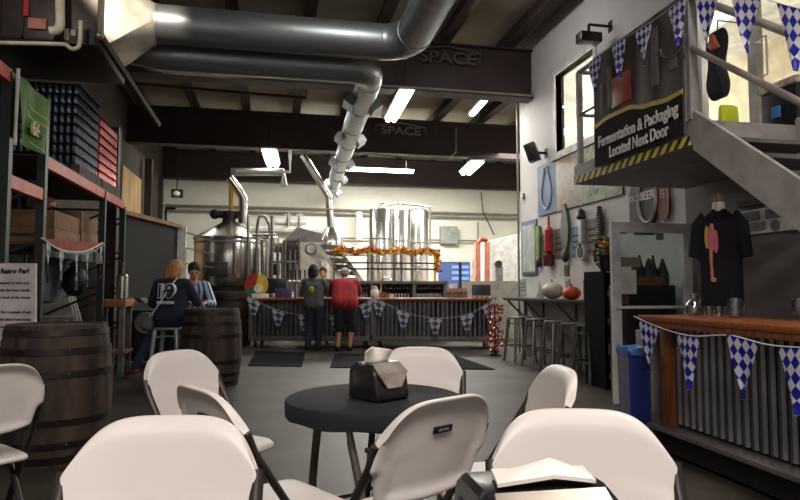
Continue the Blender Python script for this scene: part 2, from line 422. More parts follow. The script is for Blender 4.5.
MB().tube(pts, [r]*(len(pts)-1)+[.18], 24).build('duct_body', M_galv, t, ang=60)
ringseams(t, [((x, 0, 0), (1,0,0)) for x in (-.9, -.2, .5)]+[(Vector(pts[-2])+(end-Vector(pts[-2]))*k, d) for k in (.0, .12, .24, .36, .48, .6, .72, .84)], r+.006, 24)
base = Vector(pts[-2])
side = Vector((d.y, -d.x, 0))
for k, sgn in ((.08,-1), (.1,1), (.3,-1), (.32,1), (.52,-1), (.55,1), (.75,1), (.8,-1), (.97,1)):
    p = base+(end-base)*k+side*(sgn*.22)+Vector((0,0,-.1))
    M = Matrix.Translation(p) @ Matrix.Rotation(-math.atan2(d.x, d.y), 4, 'Z') @ Matrix.Rotation(sgn*R(-35), 4, 'Y')
    MB().b(-.09, .09, -.22, .22, -.07, .07, M=M).build('diffuser', M_galv, t)
sq2round(MB(), PY(120, 62, 8.75).x, PY(158, 60, 8.75).x, 0, 0, .12, .1, r).build('transition', M_galv, t, ang=25)
# air handler
t = thing('air_handler', 'dark metal air handling unit with labels hung from the roof at upper left', 'air handler', (xu, 8.3, 4.05))
M_unit = mat('dark_unit', (66,56,52), .45, .5, c2=(54,46,42))
MB().b(-1.42, 0, -.7, .7, 0, 1.25, .01).build('casing', M_unit, t)
m = MB()
for x in (-1.02, -.78, -.44): m.b(x-.012, x+.012, -.72, -.7, .02, 1.22)
m.b(-1.42, -.4, -.72, -.7, .02, .05); o_ = m.build('panel_seams', M_dark, t)
MB().b(-.36, -.02, -.725, -.7, .0, .17).build('access_panel', M_dark, t)
for (x0, x1_, z0, z1, mm, nm) in ((-.72,-.53,.14,.26,mat('label_pink',(196,130,110),.6),'printed_label'), (-.77,-.72,.28,.46,M_red,'warning_label'), (-.34,-.29,.04,.17,mat('label_cream',(200,188,170),.6),'printed_label'), (-.27,-.22,.09,.16,mat('label_cream2',(190,178,160),.6),'printed_label')):
    MB().b(x0, x1_, -.735, -.72, z0, z1).build(nm, mm, t)
# drain pipework
def YY(px, py): return PY(px, py, 7.45)
m = MB(); m.tube([YY(-30, 42)]+bez([YY(58, 44), YY(66, 45), YY(72, 49), YY(78, 47), YY(80, 40), YY(80.5, 21)], 4), .022, 10)
tag(m.build('drain_pipe', mat('white_pvc', (226,218,196), .5)), 'thin white drain pipe with a trap hanging below the air handler', 'pipe')
m = MB(); m.tube(bez([YY(60, -20), YY(60, 10), YY(60, 24), YY(57, 30), YY(50, 31)], 5), .05, 12)
tag(m.build('flexible_hose', MATS['white_pvc']), 'thick white insulated pipe elbow on the face of the air handler', 'pipe')
t = thing('hanger_brace', 'dark threaded brace slanting down from the air handler corner', 'bracket')
MB().tube([PY(101, 37, 7.5), PY(158, 124, 10.4)], .05, 6).build('brace_rod', M_dark, t)
MB().sph(PY(100, 36, 7.5), .05).build('brace_joint', M_steel2, t)

# ================================================================= RIGHT SIDE: PLATFORM AND STAIRS
XP = 3.2; ZP = 2.36; YN = 4.18; YF = 6.1
t = thing('steel_platform', 'grey steel mezzanine platform with hazard striped edge above the taproom', 'platform', (XP, YN, ZP))
M_plat = mat('platform_grey', (156,152,151), .5, .15)
MB().b(.0, 1.35, 0, YF-YN, .0, .008).build('underside_plate', M_plat, t)
m = MB(); m.b(-.02, 0, 0, YF-YN, 0, .2); m.b(0, 1.35, YF-YN-.02, YF-YN, .008, .2); m.b(0,1.35,0,.02,.008,.2); m.build('fascia_channel', M_plat, t)
MB().b(0, 1.35, .02, YF-YN-.02, .17, .2).build('deck_plate', M_iron, t)
MB().b(-.026, -.02, .03, YF-YN-.0, .0, .075).build('hazard_strip', stripes('hazard', (226,212,60), (22,20,22), (0,1,.9), 8.5), t)
rail = thing('platform_railing', 'grey metal guard railing along the edge of the raised platform', 'railing', (XP+.03, YN, ZP+.2))
m = MB()
for y in (.06, .62, 1.36, YF-YN-.05):
    MB().b(-.025, .025, y-.025, y+.025, 0, 1.02 if y > .1 else 1.9).build('post', M_plat, rail)
MB().cyl((0, .06, 1.02), (0, YF-YN-.05, 1.02), .025, n=10).build('top_rail', M_plat, rail)
MB().cyl((0, .06, .55), (0, YF-YN-.05, .55), .018, n=10).build('mid_rail', M_plat, rail)
MB().cyl((0, YF-YN-.05, 1.02), (1.3, YF-YN-.05, 1.02), .022, n=10).cyl((0, YF-YN-.05, .55), (1.3, YF-YN-.05, .55), .018, n=10).build('end_rail', M_plat, rail)
# sign on the railing
sy0, sy1, sz0, sz1 = 4.24, 5.60, 2.45, 3.56
sg = thing('printed_sign', 'large dark sign reading Fermentation & Packaging Located Next Door on the platform railing', 'sign', (XP-.05, sy0, sz0))
W = sy1-sy0; Hh = sz1-sz0
MB().b(0, .02, 0, W, 0, Hh).build('sign_panel', picture('sign_photo', [(0,(50,44,42)), (.2,(96,88,86)), (.3,(40,34,32)), (.42,(120,114,114)), (.5,(44,38,36)), (.62,(84,44,38)), (.75,(48,40,38)), (.86,(96,90,88)), (1,(38,34,34))], (0,1,.05), .66, .02, .06, rough=.75), sg)
m = MB(); m.b(-.005, 0, W*.52, W*.76, .5, .78, .002); m.build('red_print', mat('sign_red', (150,54,42), .4), sg)
M_sil = mat('print_silver', (112,106,104), .7); 
for (ya_, yb_, za_, zb_) in ((.06,.16,.56,.95), (.30,.40,.50,1.0), (1.02,1.10,.52,.92), (1.18,1.24,.5,.8)):
    MB().b(-.006, 0, ya_, yb_, za_, zb_, .002).build('silver_tank_print', M_sil, sg)
MB().tube([(-.006, .1+.16*math.cos(a), .78+.12*math.sin(a)) for a in [PI*1.0+PI*k/12 for k in range(13)]], .012, 6).build('hose_print', M_sil, sg)
def wave(t_): return .50-.02*math.cos(0)+.11*math.sin(PI*(t_*1.25-.05))*.6-.10*t_
def bz_h(y_):
    K_ = [(0, .325), (.2, .315), (.5, .345), (.85, .41), (1.2, .415), (1.5, .38)]
    for (a_, h0), (b2, h1) in zip(K_, K_[1:]):
        if y_ <= b2+1e-6: q_ = (y_-a_)/(b2-a_); q_ = q_*q_*(3-2*q_); return h0+(h1-h0)*q_
bz0 = bz_h
bz_h = lambda q_: bz0(min(1.5, q_*1.1))
top = [(W*(1-k/24), bz_h(W*(1-k/24))) for k in range(25)]
m = MB(); m.prism([(0,0),(0,top[-1][1])]+top[::-1][1:]+[(W,0)], lambda a, b, q: (q, a, b), -.006, 0); m.build('black_print', mat('sign_black', (34,32,34), .8, spec=.15), sg)
band = top+[(a, b+.04) for a, b in top[::-1]]
m = MB(); m.prism(band, lambda a, b, q: (q, a, b), -.009, 0); m.build('yellow_swoosh', mat('sign_gold', (196,162,70), .4), sg)
M_letter = mat('letter_white', (222,220,216), .5)
RT = (R(90), 0, R(-90))
text('Fermentation & Packaging', .15, 'lettering', M_letter, sg, (-.012, .665, .225), RT, .003, fit=1.22, bold=.003)
text('Located Next Door', .15, 'lettering', M_letter, sg, (-.012, .63, .085), RT, .003, fit=.9, bold=.003)
# stairs
st = thing('metal_staircase', 'grey steel stairs coming down from the platform behind the right bar', 'stairs', (XP, YN, 0))
slope = .735
def SL(y): return slope*y
run = (2.36+.1)/slope
for x, nm in ((-.02, 'stringer'), (.92, 'stringer')):
    MB().prism([(0, 2.32), (0, 2.60), (-.02, 2.62), (-run, 2.62-slope*run+.0), (-run, 0), (-run+.28, 0)], lambda a, b, q: (q, a, b), x, x+.04).build(nm, M_plat, st)
for k in range(11):
    y = -.22*(k+1)-.0; z = 2.56-.2*(k+1)*.80*1.0
    z = 2.5+slope*y
    if z > .1: MB().b(.02, .92, y-.13, y+.12, z-.03, z).build('tread', M_iron, st)
for dz, rr in ((.78, .024), (1.2, .028)):
    MB().cyl((.0, .03, 2.36+dz), (.0, -2.7, 2.36+dz-slope*2.73), rr, n=12).build('handrail', mat('rail_tan', (150,140,134), .45, .3), st)
for y in (-1.5, -2.65): MB().cyl((0, y, 2.5+slope*y), (0, y, 3.56+slope*y), .022, n=10).build('rail_post', M_plat, st)
MB().b(-.03, .05, .0, .05, 2.56, 4.4).build('newel_post', M_plat, st)
# bunting
def banner(name, label, P, ts, fw=.17, fh=.30, m=None, nrm=None, sagn=14, skew=0):
    """P: string points; ts: positions (0..1 along the string)"""
    pts = bez(P, 8); n = len(pts)-1
    t_ = thing(name, label, 'bunting', tuple(pts[0]))
    o0 = pts[0]
    MB().tube([p-o0 for p in pts], .004, 6).build('string', M_string, t_)
    for q in ts:
        a = q*n; i = min(int(a), n-1); p = pts[i].lerp(pts[i+1], a-i)-o0
        d = pts[i+1]-pts[i]; d = Vector((d.x, d.y, 0)).normalized(); nn = Vector((d.y, -d.x, 0))
        mb = MB(); bm = mb.bm; uvl = bm.loops.layers.uv.new('UVMap'); rows = []
        K = 8; ph = random.random()*6
        dz = (pts[i+1].z-pts[i].z)/max(1e-6, (Vector((pts[i+1].x-pts[i].x, pts[i+1].y-pts[i].y))).length)
        for s_ in (0, 1):
            g = []
            for k in range(K+1):
                v = k/K; hw = fw/2*(1-v)+.002; rw = []
                for j in range(5):
                    u = j/4*2-1
                    wob = .012*math.sin(ph+u*2+v*3)*(.3+v)
                    co = p+d*(u*hw+.02*skew*v)+nn*(wob+s_*.0015)+Vector((0,0,-fh*v+dz*u*hw*(1-v)-.002))
                    rw.append((bm.verts.new(co), (.5+u*hw/fw, 1-v)))
                g.append(rw)
            rows.append(g)
        for s_ in (0, 1):
            g = rows[s_]
            for k in range(K):
                for j in range(4):
                    q4 = (g[k][j], g[k][j+1], g[k+1][j+1], g[k+1][j])
                    f = bm.faces.new([z[0] for z in q4])
                    for lo, z in zip(f.loops, q4): lo[uvl].uv = z[1]
        mb.build('pennant', m or M_loz, t_, ang=80)
    return t_
bz = ZP+.2+1.0
banner('pennant_bunting', 'blue and white diamond pennants strung over the railing beside the printed sign', [PX(590, 62, XP-.09), PX(618, 42, XP-.09), PX(648, 24, XP-.09), PX(684, -2, XP-.09)], (.08, .34, .62, .92), .25, .34)
banner('pennant_bunting', 'blue and white diamond pennants strung along the stair handrail', [PX(688, -6, 3.1), PX(715, -6, 3.1), PX(745, -5, 3.1), PX(790, 6, 3.1), PX(825, 16, 3.1)], (.18, .50, .77), .25, .40)
# things on the landing
jk = thing('dark_jacket', 'dark jacket with orange lining hung on the platform by the glazed door', 'jacket', (4.35, 5.62, 2.56))
p0 = PX(716, 30, 4.4)-Vector((4.35, 5.62, 2.56))
MB().slab(lambda u, v: (p0.x-.02-.06*math.sin(v*3), p0.y+(u-.5)*(.16+.08*math.sin(v*9+.3)), p0.z-v*.72), lambda u, v: (p0.x+.05+.03*math.sin(v*3), p0.y+(u-.5)*(.16+.08*math.sin(v*9+.3)), p0.z-v*.72), 8, 10).build('jacket_body', mat('navy_fabric', (28,30,44), .8), jk, sub=1)
MB().slab(lambda u, v: (p0.x-.12, p0.y-.02+(u-.5)*.1-.08*v, p0.z-.08-v*.16), lambda u, v: (p0.x-.08, p0.y-.02+(u-.5)*.1-.08*v, p0.z-.08-v*.16), 2, 4).build('lining', mat('orange_fabric', (220,110,70), .7), jk)
MB().cyl((p0.x+.02, p0.y, p0.z-.02), (p0.x+.02, p0.y, p0.z+.1), .008).cyl((p0.x+.02, p0.y, p0.z+.1), (.36, p0.y, p0.z+.1), .008).build('hook', M_steel2, jk)
hv = thing('safety_vest', 'bright yellow safety vest draped at the foot of the dark jacket', 'vest', (4.2, PX(728, 100, 4.2).y, 2.56))
MB().slab(lambda u, v: ((u-.5)*.2-.0, -.05+.02*v, .42*v), lambda u, v: ((u-.5)*.2, .05-.02*v, .42*v-.0), 4, 4).build('vest_body', mat('neon_yellow', (226,240,50), .6), hv, sub=1)
bx_ = thing('storage_tub', 'black tub with a pale cloth over it on the platform by the stairs', 'tub', (4.36, 4.38, 2.56))
MB().b(-.2, .2, -.18, .2, 0, .36, .02).build('tub_body', M_black, bx_)
MB().b(-.22, .22, -.2, .22, .36, .43, .03).build('cloth', mat('pale_cloth', (200,192,180), .9, c2=(120,110,100), scale=20), bx_)
MB().b(-.22, -.2, -.02, .06, .12, .22).build('blue_clip', mat('blue_clip', (60,120,190), .4), bx_)

# ================================================================= RIGHT WALL DRESSING
def XW(px, py): return PX(px, py, XR)
# big banner poster
ya, yb, z0, z1 = 10.34, 7.6, 2.53, 3.42
t = thing('hop_poster', 'long wall banner, blue logo panel then hops and foliage, behind the platform', 'poster', (XR-.03, yb, z0))
MB().b(0, .03, 0, ya-yb-.75, 0, z1-z0).build('picture', picture('hops', [(0,(44,44,36)), (.25,(120,136,60)), (.42,(60,72,36)), (.55,(122,134,60)), (.68,(74,52,38)), (.8,(146,122,90)), (.9,(96,70,50)), (1,(150,120,90))], (0,1,.35), .55, -.55, .9), t)
MB().b(0, .03, ya-yb-.75, ya-yb, 0, z1-z0).build('blue_panel', mat('poster_blue', (52,92,150), .5), t)
m = MB(); c = Vector((-.006, ya-yb-.36, .38))
m.tube([c+Vector((0, .2*math.sin(a)*(1 if math.cos(a) < 0 else 1-.55*math.cos(a)), (.28 if math.cos(a) < 0 else .46)*math.cos(a))) for a in [2*PI*k/24 for k in range(24)]], .014, 6, closed=True); m.build('drop_emblem', M_letter, t)
text('YEAST', .13, 'lettering', M_letter, t, (-.006, .82, .14), RT, .003)
text('WATER', .08, 'lettering', M_letter, t, (-.006, ya-yb-.36, z1-z0-.1), RT, .003)
# blue framed board
a = XW(521, 220); b_ = XW(536, 270)
t = thing('framed_board', 'pale notice board in a blue frame at the far end of the white wall', 'notice board', (XR-.03, 10.43, 1.5))
MB().b(0, .03, 0, .66, 0, 1.0).build('frame', mat('frame_blue', (86,112,150), .5), t); MB().b(-.008, 0, .05, .61, .05, .92).build('board', mat('board_pale', (196,206,200), .4), t)
# oversized tap handles as wall art
def art(label, px, z0, z1, kind, mcol, m2):
    y = XW(px, 250).y
    t = thing('wall_art_tap_handle', label, 'tap handle', (XR-.045, y, z0), 0, 'giant tap handles on the wall')
    h = z1-z0
    if kind == 'paddle':
        out = [(-.07, .22*h), (-.075, h*.92), (-.04, h), (.04, h), (.075, h*.92), (.07, .22*h), (.03, .2*h), (-.03, .2*h)]
        MB().prism(out, lambda a, b, q: (q, a, b), -.02, .045).build('blade', mcol, t)
        MB().sph((0, 0, .12*h), (.045, .085, .12*h)).build('knob', m2, t)
    elif kind == 'bottle':
        MB().lathe([(.02, h), (.025, .8*h), (.08, .72*h), (.085, .3*h), (.03, .26*h)], 14, (0, 0, 0)).build('shaft', mcol, t)
        MB().lathe([(.03, .26*h), (.12, .22*h), (.12, .03*h), (.06, 0)], 14).build('knob', m2, t)
    elif kind == 'leaf':
        out = []
        for k in range(13):
            v = k/12; out.append((.15*math.sin(PI*min(1, v*.97+.03))**.7*(1-.35*v)+.005, .2*h+.8*h*v))
        out = out+[(-a_, b2) for a_, b2 in out[::-1]]
        MB().prism(out, lambda a, b, q: (q, a, b), -.01, .045).build('blade', mcol, t)
        MB().sph((0, 0, .12*h), (.045, .1, .12*h)).build('knob', m2, t)
    elif kind == 'guitar':
        MB().b(-.03, .045, -.055, .055, .22*h, .78*h, .01).build('shaft', mcol, t)
        MB().lathe([(.13, -.03), (.135, 0), (.13, .04)], 24, M=Matrix.Translation((0,0,.15*h)) @ Matrix.Rotation(R(90), 4, 'Y')).build('ring', mcol, t)
        MB().cyl((-.04, 0, .15*h), (-.02, 0, .15*h), .085, n=20).build('dial', m2, t)
        MB().lathe([(.06, .78*h), (.075, .83*h), (.05, .9*h), (.045, .95*h), (.005, h)], 12).build('finial', m2, t)
    elif kind == 'feather':
        m = MB()
        for k in range(14):
            v = k/13; w_ = .12*math.sin(PI*(v*.8+.15)); m.sph((0, 0, h*v), (.04, w_, h*.05), 10, 6)
        m.build('cone_scales', mcol, t)
        MB().cyl((0, 0, -.02), (0, 0, h*.2), .03).build('stem', m2, t)
    else:
        MB().lathe([(.0, -.02), (.1, -.02), (.1, .04), (0, .04)], 20).build('disc', mcol, t)
    return t
G_ = mat('handle_green', (120,160,70), .5); Rr = mat('handle_red', (196,60,60), .5); Gg = mat('handle_sage', (100,112,90), .5); Wt = mat('handle_white', (200,200,196), .5); Dk = mat('handle_dark', (60,60,56), .6); DR = mat('handle_maroon', (110,34,34), .5)
art('pale green paddle shaped tap handle, first past the blue framed board', 540.5, 1.62, 2.36, 'paddle', G_, Dk)
art('red bottle shaped tap handle on the white wall above the pumpkins', 551.5, 1.62, 2.48, 'bottle', Rr, DR)
art('tall sage green leaf shaped tap handle with a dark knob', 567.5, 1.66, 2.62, 'leaf', Gg, Dk)
art('white tap handle shaped like a dial gauge with black spire', 584.5, 1.68, 2.48, 'guitar', Wt, Dk)
art('dark bumpy cone shaped tap handle nearest the black cabinet', 603, 1.96, 2.42, 'feather', Dk, Dk)
def plate(name, label, cat, px, z0, z1, wd, m, letters=None, lm=None, th=.02, x=XR):
    y = PX(px, 250, x).y
    t = thing(name, label, cat, (x-th, y, z0)); MB().b(0, th, -wd/2, wd/2, 0, z1-z0).build('sheet', m, t)
    if letters: text(letters, wd*.3, 'lettering', lm or M_letter, t, (-.002, 0, (z1-z0)*.6), RT, .001)
    else:
        m_ = MB()
        for k in range(3): m_.b(-.002, 0, -wd*.32, wd*.32*(1-.2*(k % 2)), (z1-z0)*(.25+.2*k), (z1-z0)*(.32+.2*k))
        m_.build('print', lm or M_dark, t)
    return t
P1 = mat('panel_greyblue', (92,100,116), .5); P2 = mat('panel_brown', (96,74,64), .5); P3 = mat('panel_blue', (110,130,156), .5); P4 = mat('panel_taupe', (124,114,108), .5)
plate('wall_plaque', 'grey blue plaque between the green and red tap handles', 'plaque', 546.5, 1.8, 2.2, .34, P1)
plate('wall_plaque', 'brown plaque with pale lettering left of the sage leaf handle', 'plaque', 560, 1.75, 2.24, .38, P2)
plate('wall_plaque', 'pale blue plaque left of the white gauge handle', 'plaque', 577, 1.75, 2.22, .34, P3)
plate('wall_plaque', 'taupe plaque beside the bumpy cone handle', 'plaque', 593.5, 1.8, 2.28, .4, P4)
plate('small_notice', 'small dark photo pinned under the sage leaf handle', 'notice', 567, 1.45, 1.62, .14, mat('notice_dark', (90,92,86), .5))
plate('small_notice', 'small pale notice pinned above the orange pumpkin', 'notice', 567.5, 1.22, 1.4, .14, mat('notice_pale', (176,180,172), .5))
plate('small_notice', 'printed sheet pinned at the far left end of the counter', 'notice', 523, 1.12, 1.42, .18, mat('notice_white', (200,202,198), .5))
# boards under the platform
def oboard(label, px, z0, z1, wd, m1, kind):
    y = XW(px, 200).y
    t = thing('wall_board', label, 'wall board', (XR-.04, y, z0)); h = z1-z0
    n_ = 20; out = [(wd/2*math.copysign(abs(math.cos(2*PI*k/n_))**(.45 if kind else .9), math.cos(2*PI*k/n_)), h/2+h/2*math.copysign(abs(math.sin(2*PI*k/n_))**.8, math.sin(2*PI*k/n_))) for k in range(n_)]
    MB().prism(out, lambda a, b, q: (q, a, b), 0, .03).build('board', m1, t); return t
t = oboard('black rounded skateboard shaped wall board under the platform', 637.5, 1.97, 2.62, .26, Dk, 1)
text('LOOSE', .1, 'lettering', M_letter, t, (-.004, 0, .45), RT, .002)
t = oboard('oval black badge with a white ring hung on the wall under the platform', 650, 2.02, 2.75, .40, Dk, 0)
MB().tube([(-.01, .19*math.cos(a), .365+.31*math.sin(a)) for a in [2*PI*k/24 for k in range(24)]], .02, 6, closed=True).build('ring', Wt, t)
text('BEER', .15, 'lettering', M_letter, t, (-.006, 0, .4), RT, .003, bold=.004)
text('LOVE', .11, 'lettering', M_letter, t, (-.006, 0, .56), RT, .003, bold=.004)
t = oboard('red and black rounded wall board nearest the grey wall', 665.5, 2.08, 2.6, .24, mat('board_red', (120,50,46), .5), 1)
text('RED', .1, 'lettering', M_letter, t, (-.004, 0, .35), (R(90), R(90), R(-90)), .002)
# speakers
p = PX(536, 153, 4.52)
t = thing('wall_speaker', 'small black loudspeaker bracketed high on the white wall', 'speaker', (XR, p.y-.02, p.z))
M = Matrix.Translation((-.26, 0, 0)) @ Matrix.Rotation(R(-35), 4, 'Z') @ Matrix.Rotation(R(-18), 4, 'Y')
MB().b(-.1, .1, -.1, .1, -.16, .16, .015, M=M).build('cabinet', M_black, t)
MB().bar((-.2, 0, 0), (0, 0, 0), .04).b(-.01, 0, -.05, .05, -.08, .08).build('bracket', M_dark, t)
p = PX(585, 38, 4.3)
t = thing('wall_speaker', 'black projector shaped speaker on a bracket above the platform railing', 'speaker', (XR, p.y, p.z))
MB().b(-.5, -.18, -.09, .09, -.07, .07, .01).build('cabinet', M_black, t)
MB().bar((-.34, 0, .07), (-.34, 0, .2), .03).bar((-.34, 0, .2), (0, 0, .2), .03).b(-.01,0,-.05,.05,.12,.28).build('bracket', M_dark, t)
p = XW(524, 196)
t = MB().cyl((XR-.05, p.y, p.z), (XR, p.y, p.z), .06, n=16).build('round_bell', M_steel2); tag(t, 'small round grey fitting on the far edge of the white wall', 'fitting')
# sticker strip on grey wall
t = thing('sticker_board', 'white strip of stickers and badges on the grey wall behind the shirt', 'sticker board', (4.61, 4.8, PX(760, 221, 4.6).z-.12))
MB().b(-.015, .01, -1.2, .55, 0, .24).build('board', M_white, t)
k = 0
for (a, w_, c) in ((.46,.3,(70,72,74)), (.15,.18,(96,98,96)), (-.06,.16,(120,120,84)), (-.28,.2,(60,80,110)), (-.5,.2,(120,60,50))):
    MB().b(-.02, -.015, a-w_/2, a+w_/2, .13, .22).build('sticker', mat('stk%d' % k, c, .4), t); k += 1
for (a, w_, c) in ((.42,.34,(120,122,118)), (-.2,.12,(60,66,72)), (-.45,.2,(140,140,100))):
    MB().b(-.02, -.015, a-w_/2, a+w_/2, .03, .11).build('sticker', mat('stk%d' % k, c, .4), t); k += 1
MB().cyl((-.02, .13, .06), (-.015, .13, .06), .055).build('sticker', mat('stkr', (90,92,90), .4), t)
p = PX(750, 203, 4.6)
tag(MB().b(4.585, 4.62, p.y-.9, p.y+.15, p.z-.03, p.z+.03).build('wall_rail', M_dark), 'dark horizontal rail on the grey wall above the sticker strip', 'rail')
# ================================================================= RIGHT BAR
A = PZ(651, 452, 0)                      # front far corner at the floor
ba = math.atan2(A.x-2.84, A.y-3.2)       # bar runs along -y' from A; local +x = behind the bar
t = thing('serving_bar', 'serving bar at the right with orange wood top, corrugated front and grey foot ledge', 'bar', (A.x, A.y, 0), -ba)
Lb = 1.95
def MR(): return Matrix.Rotation(R(-90), 4, 'Z')    # corr() faces -y; turn it to face -x
MB().b(.14, .2, -Lb, 0, .22, 1.0).b(.2, .62, -Lb, -Lb+.04, .19, 1.0).build('carcass', M_dark, t)
m = MB(); m.corr(0, Lb-.14, .24, .98, 0, .075, .02)
o = m.build('corrugated_front', M_corr, t, loc=(.14, -.14, 0), rot=(0, 0, R(-90)))
MB().b(.1, .2, -.15, 0, .22, 1.0, .003).b(.2, .6, -.04, 0, .22, 1.0).build('corner_panel', M_woodside, t)
MB().b(-.06, .64, -Lb, .05, 1.0, 1.04, .008).build('countertop', M_wood, t)
MB().b(-.05, .62, -Lb+.02, .03, .96, 1.0).build('under_trim', M_woodside, t)
MB().b(-.02, .16, -Lb, .02, .19, .22, .003).build('foot_ledge', mat('ledge_grey', (132,128,126), .35, .5, c2=(104,100,98), scale=3), t)
MB().b(.06, .62, -Lb, 0, .03, .19).build('plinth', M_dark, t)
for y in (-.12, -1.0, -Lb+.2): MB().cyl((.1, y-.02, .035), (.1, y+.02, .035), .035).build('caster', M_black, t)
Mb = Matrix.Translation((A.x, A.y, 0)) @ Matrix.Rotation(-ba, 4, 'Z')
def BL(x, y, z): return Mb @ Vector((x, y, z))
P = [BL(-.08, .06, 1.03), BL(-.09, -.25, .97), BL(-.09, -.62, .93), BL(-.09, -1.0, .96), BL(-.09, -1.35, .93), BL(-.09, -1.93, .96)]
banner('pennant_bunting', 'bright blue and white diamond pennants draped across the right hand serving bar', P, (.14, .39, .66, .85), .25, .36)
def mug(label, x, y):
    p = BL(x, y, 1.04)
    t = thing('glass_mug', label, 'mug', tuple(p), 0, 'glass mugs on the right bar')
    MB().lathe([(.036, 0), (.045, .01), (.045, .05), (.05, .1), (.048, .14), (.044, .14), (.044, .02), (.0, .02)], 20, cap=False).build('glass_body', M_mug, t)
    MB().tube(bez([(.045, 0, .11), (.075, 0, .11), (.08, 0, .07), (.07, 0, .04), (.045, 0, .035)], 4), .007, 8).build('handle', M_mug, t)
    for k in range(8):
        a = 2*PI*k/8
    return t
def on_bar(px, py): p = Mb.inverted() @ PZ(px, py, 1.04); return p.x, p.y
x, y = on_bar(735, 318); mug('clear dimpled glass mug with handle in front of the dark shirt hem', x, y)
x, y = on_bar(800, 318); mug('clear glass mug cut by the right edge of the photo', x, y)
x, y = on_bar(694, 316)
t = thing('glass_jug', 'round clear glass jug standing leftmost on the right bar', 'jug', tuple(BL(x, y, 1.04)))
MB().lathe([(.03, 0), (.055, .02), (.06, .06), (.045, .1), (.02, .13), (.018, .16), (.024, .17), (.02, .165), (.014, .16), (.016, .13), (.04, .1), (.055, .06), (.05, .025), (0, .01)], 20, cap=False).build('glass_body', M_mug, t)
MB().tube(bez([(.02, 0, .155), (.05, 0, .15), (.06, 0, .12), (.05, 0, .09)], 4), .005, 8).build('handle', M_mug, t)
for i, px in enumerate((709, 719)):
    x, y = on_bar(px, 316)
    t = tag(MB().lathe([(.025, 0), (.03, .01), (.033, .07), (.029, .07), (.026, .012), (0, .012)], 16, c=BL(x, y, 1.04), cap=False).build('tasting_glass', M_mug), 'small clear tasting glass standing between the jug and the mug', 'glass', 'tasting glasses on the right bar')
# hanging shirt on a dress form behind the bar
p = PX(722, 316, 3.72); f = Vector((p.x, p.y, 0))
t = thing('shirt_display', 'black t shirt with a pink figure print on a headless display torso behind the bar', 'shirt display', tuple(f), R(-44))
zc = PX(720, 208, 3.72).z; zh = 1.1
def body(u, v, g):
    a = 2*PI*u; z = zh+(zc-zh)*v
    w_ = .26 if v < .7 else .26-.0*v; 
    if v > .84: w_ = .26-(v-.84)/.16*.19
    d_ = .13 if v < .84 else .13-(v-.84)/.16*.06
    return z, w_, d_
m = MB(); rings = []
for k in range(19):
    v = k/18; z, w_, d_ = body(0, v, 0)
    rings.append([m.bm.verts.new((w_*math.copysign(abs(math.cos(2*PI*i/28))**.8, math.cos(2*PI*i/28))*(1+.03*math.sin(9*2*PI*i/28)*(1-v)), d_*math.sin(2*PI*i/28)*(1+.04*math.sin(7*2*PI*i/28)*(1-v)), z)) for i in range(28)])
m.skin(rings)
for s_ in (-1, 1): m.tube([(s_*.16, 0, zc-.08), (s_*.26, -.01, zc-.17), (s_*.30, -.02, zc-.42)], [.08, .095, .09], 16)
m.build('shirt', mat('black_cotton', (22,22,30), .9), t)
t.scale = (.64, .8, 1)
MB().lathe([(.085, -.03), (.075, .03), (.07, .05)], 20, c=(0, 0, zc+.0)).build('collar', M_white, t)
MB().lathe([(.06, .0), (.05, .07), (.02, .09)], 20, c=(0, 0, zc+.04)).build('neck_cap', mat('neck_wood', (120,96,80), .6), t)
MB().cyl((0, 0, .0), (0, 0, zh+.1), .02).cyl((0,0,0),(0,0,.03),.16).build('stand', M_dark, t)
Mp = mat('print_pink', (226,120,140), .7); Mo = mat('print_peach', (222,150,110), .7); My = mat('print_yellow', (220,190,100), .7)
yf = -.137
for (nm, mm, parts_) in (('printed_figure', Mp, [((-.08, yf, zc-.27), (.05, .012, .11)), ((-.03, yf, zc-.29), (.03, .012, .10))]), ('printed_bear', My, [((-.135, yf+.012, zc-.25), (.03, .012, .1))]), ('printed_leg', Mo, [((-.09, yf, zc-.42), (.022, .012, .1)), ((-.085, yf, zc-.54), (.02, .012, .07)), ((-.07, yf, zc-.61), (.035, .012, .022)), ((-.075, yf, zc-.17), (.028, .012, .035))])):
    m = MB()
    for c, r_ in parts_: m.sph(c, r_)
    m.build(nm, mm, t)
# blue bin
c = CAM((634-400)*5.1/F, 5.1)
t = thing('recycling_bin', 'tall blue recycling bin with a light blue liner beside the right bar', 'bin', (c.x, c.y, 0), -TH)
MB().slab(lambda u, v: (0,0,0), lambda u, v: (0,0,0), 1, 1) if False else None
m = MB(); rings = []
for (w_, z) in ((.1, 0), (.115, .7), (.122, .71), (.122, .75)): rings.append([m.bm.verts.new((sx_*w_*.95, sy_*w_*1.15, z)) for sx_, sy_ in ((-1,-1),(1,-1),(1,1),(-1,1))])
m.skin(rings); m.build('bin_body', M_bluebin, t)
m = MB(); rings = []
for k, (w_, z) in enumerate(((.124, .715), (.128, .745), (.122, .775), (.09, .765), (.06, .76))): rings.append([m.bm.verts.new((w_*.97*math.copysign(min(1,abs(math.cos(a)*1.3)), math.cos(a)), w_*1.15*math.copysign(min(1,abs(math.sin(a)*1.3)), math.sin(a)), z+.005*math.sin(a*5+k))) for a in [2*PI*i/24 for i in range(24)]])
m.skin(rings); m.build('bin_liner', M_bluebag, t)
# galvanised box behind the bin
c = CAM((648-400)*4.95/F, 4.95)
tag(MB().b(0, .2, 0, .3, 0, .9, .01).build('steel_cabinet', M_steel2, loc=tuple(c), rot=(0, 0, -TH)), 'plain grey metal cabinet between the blue bin and the bar end', 'cabinet')
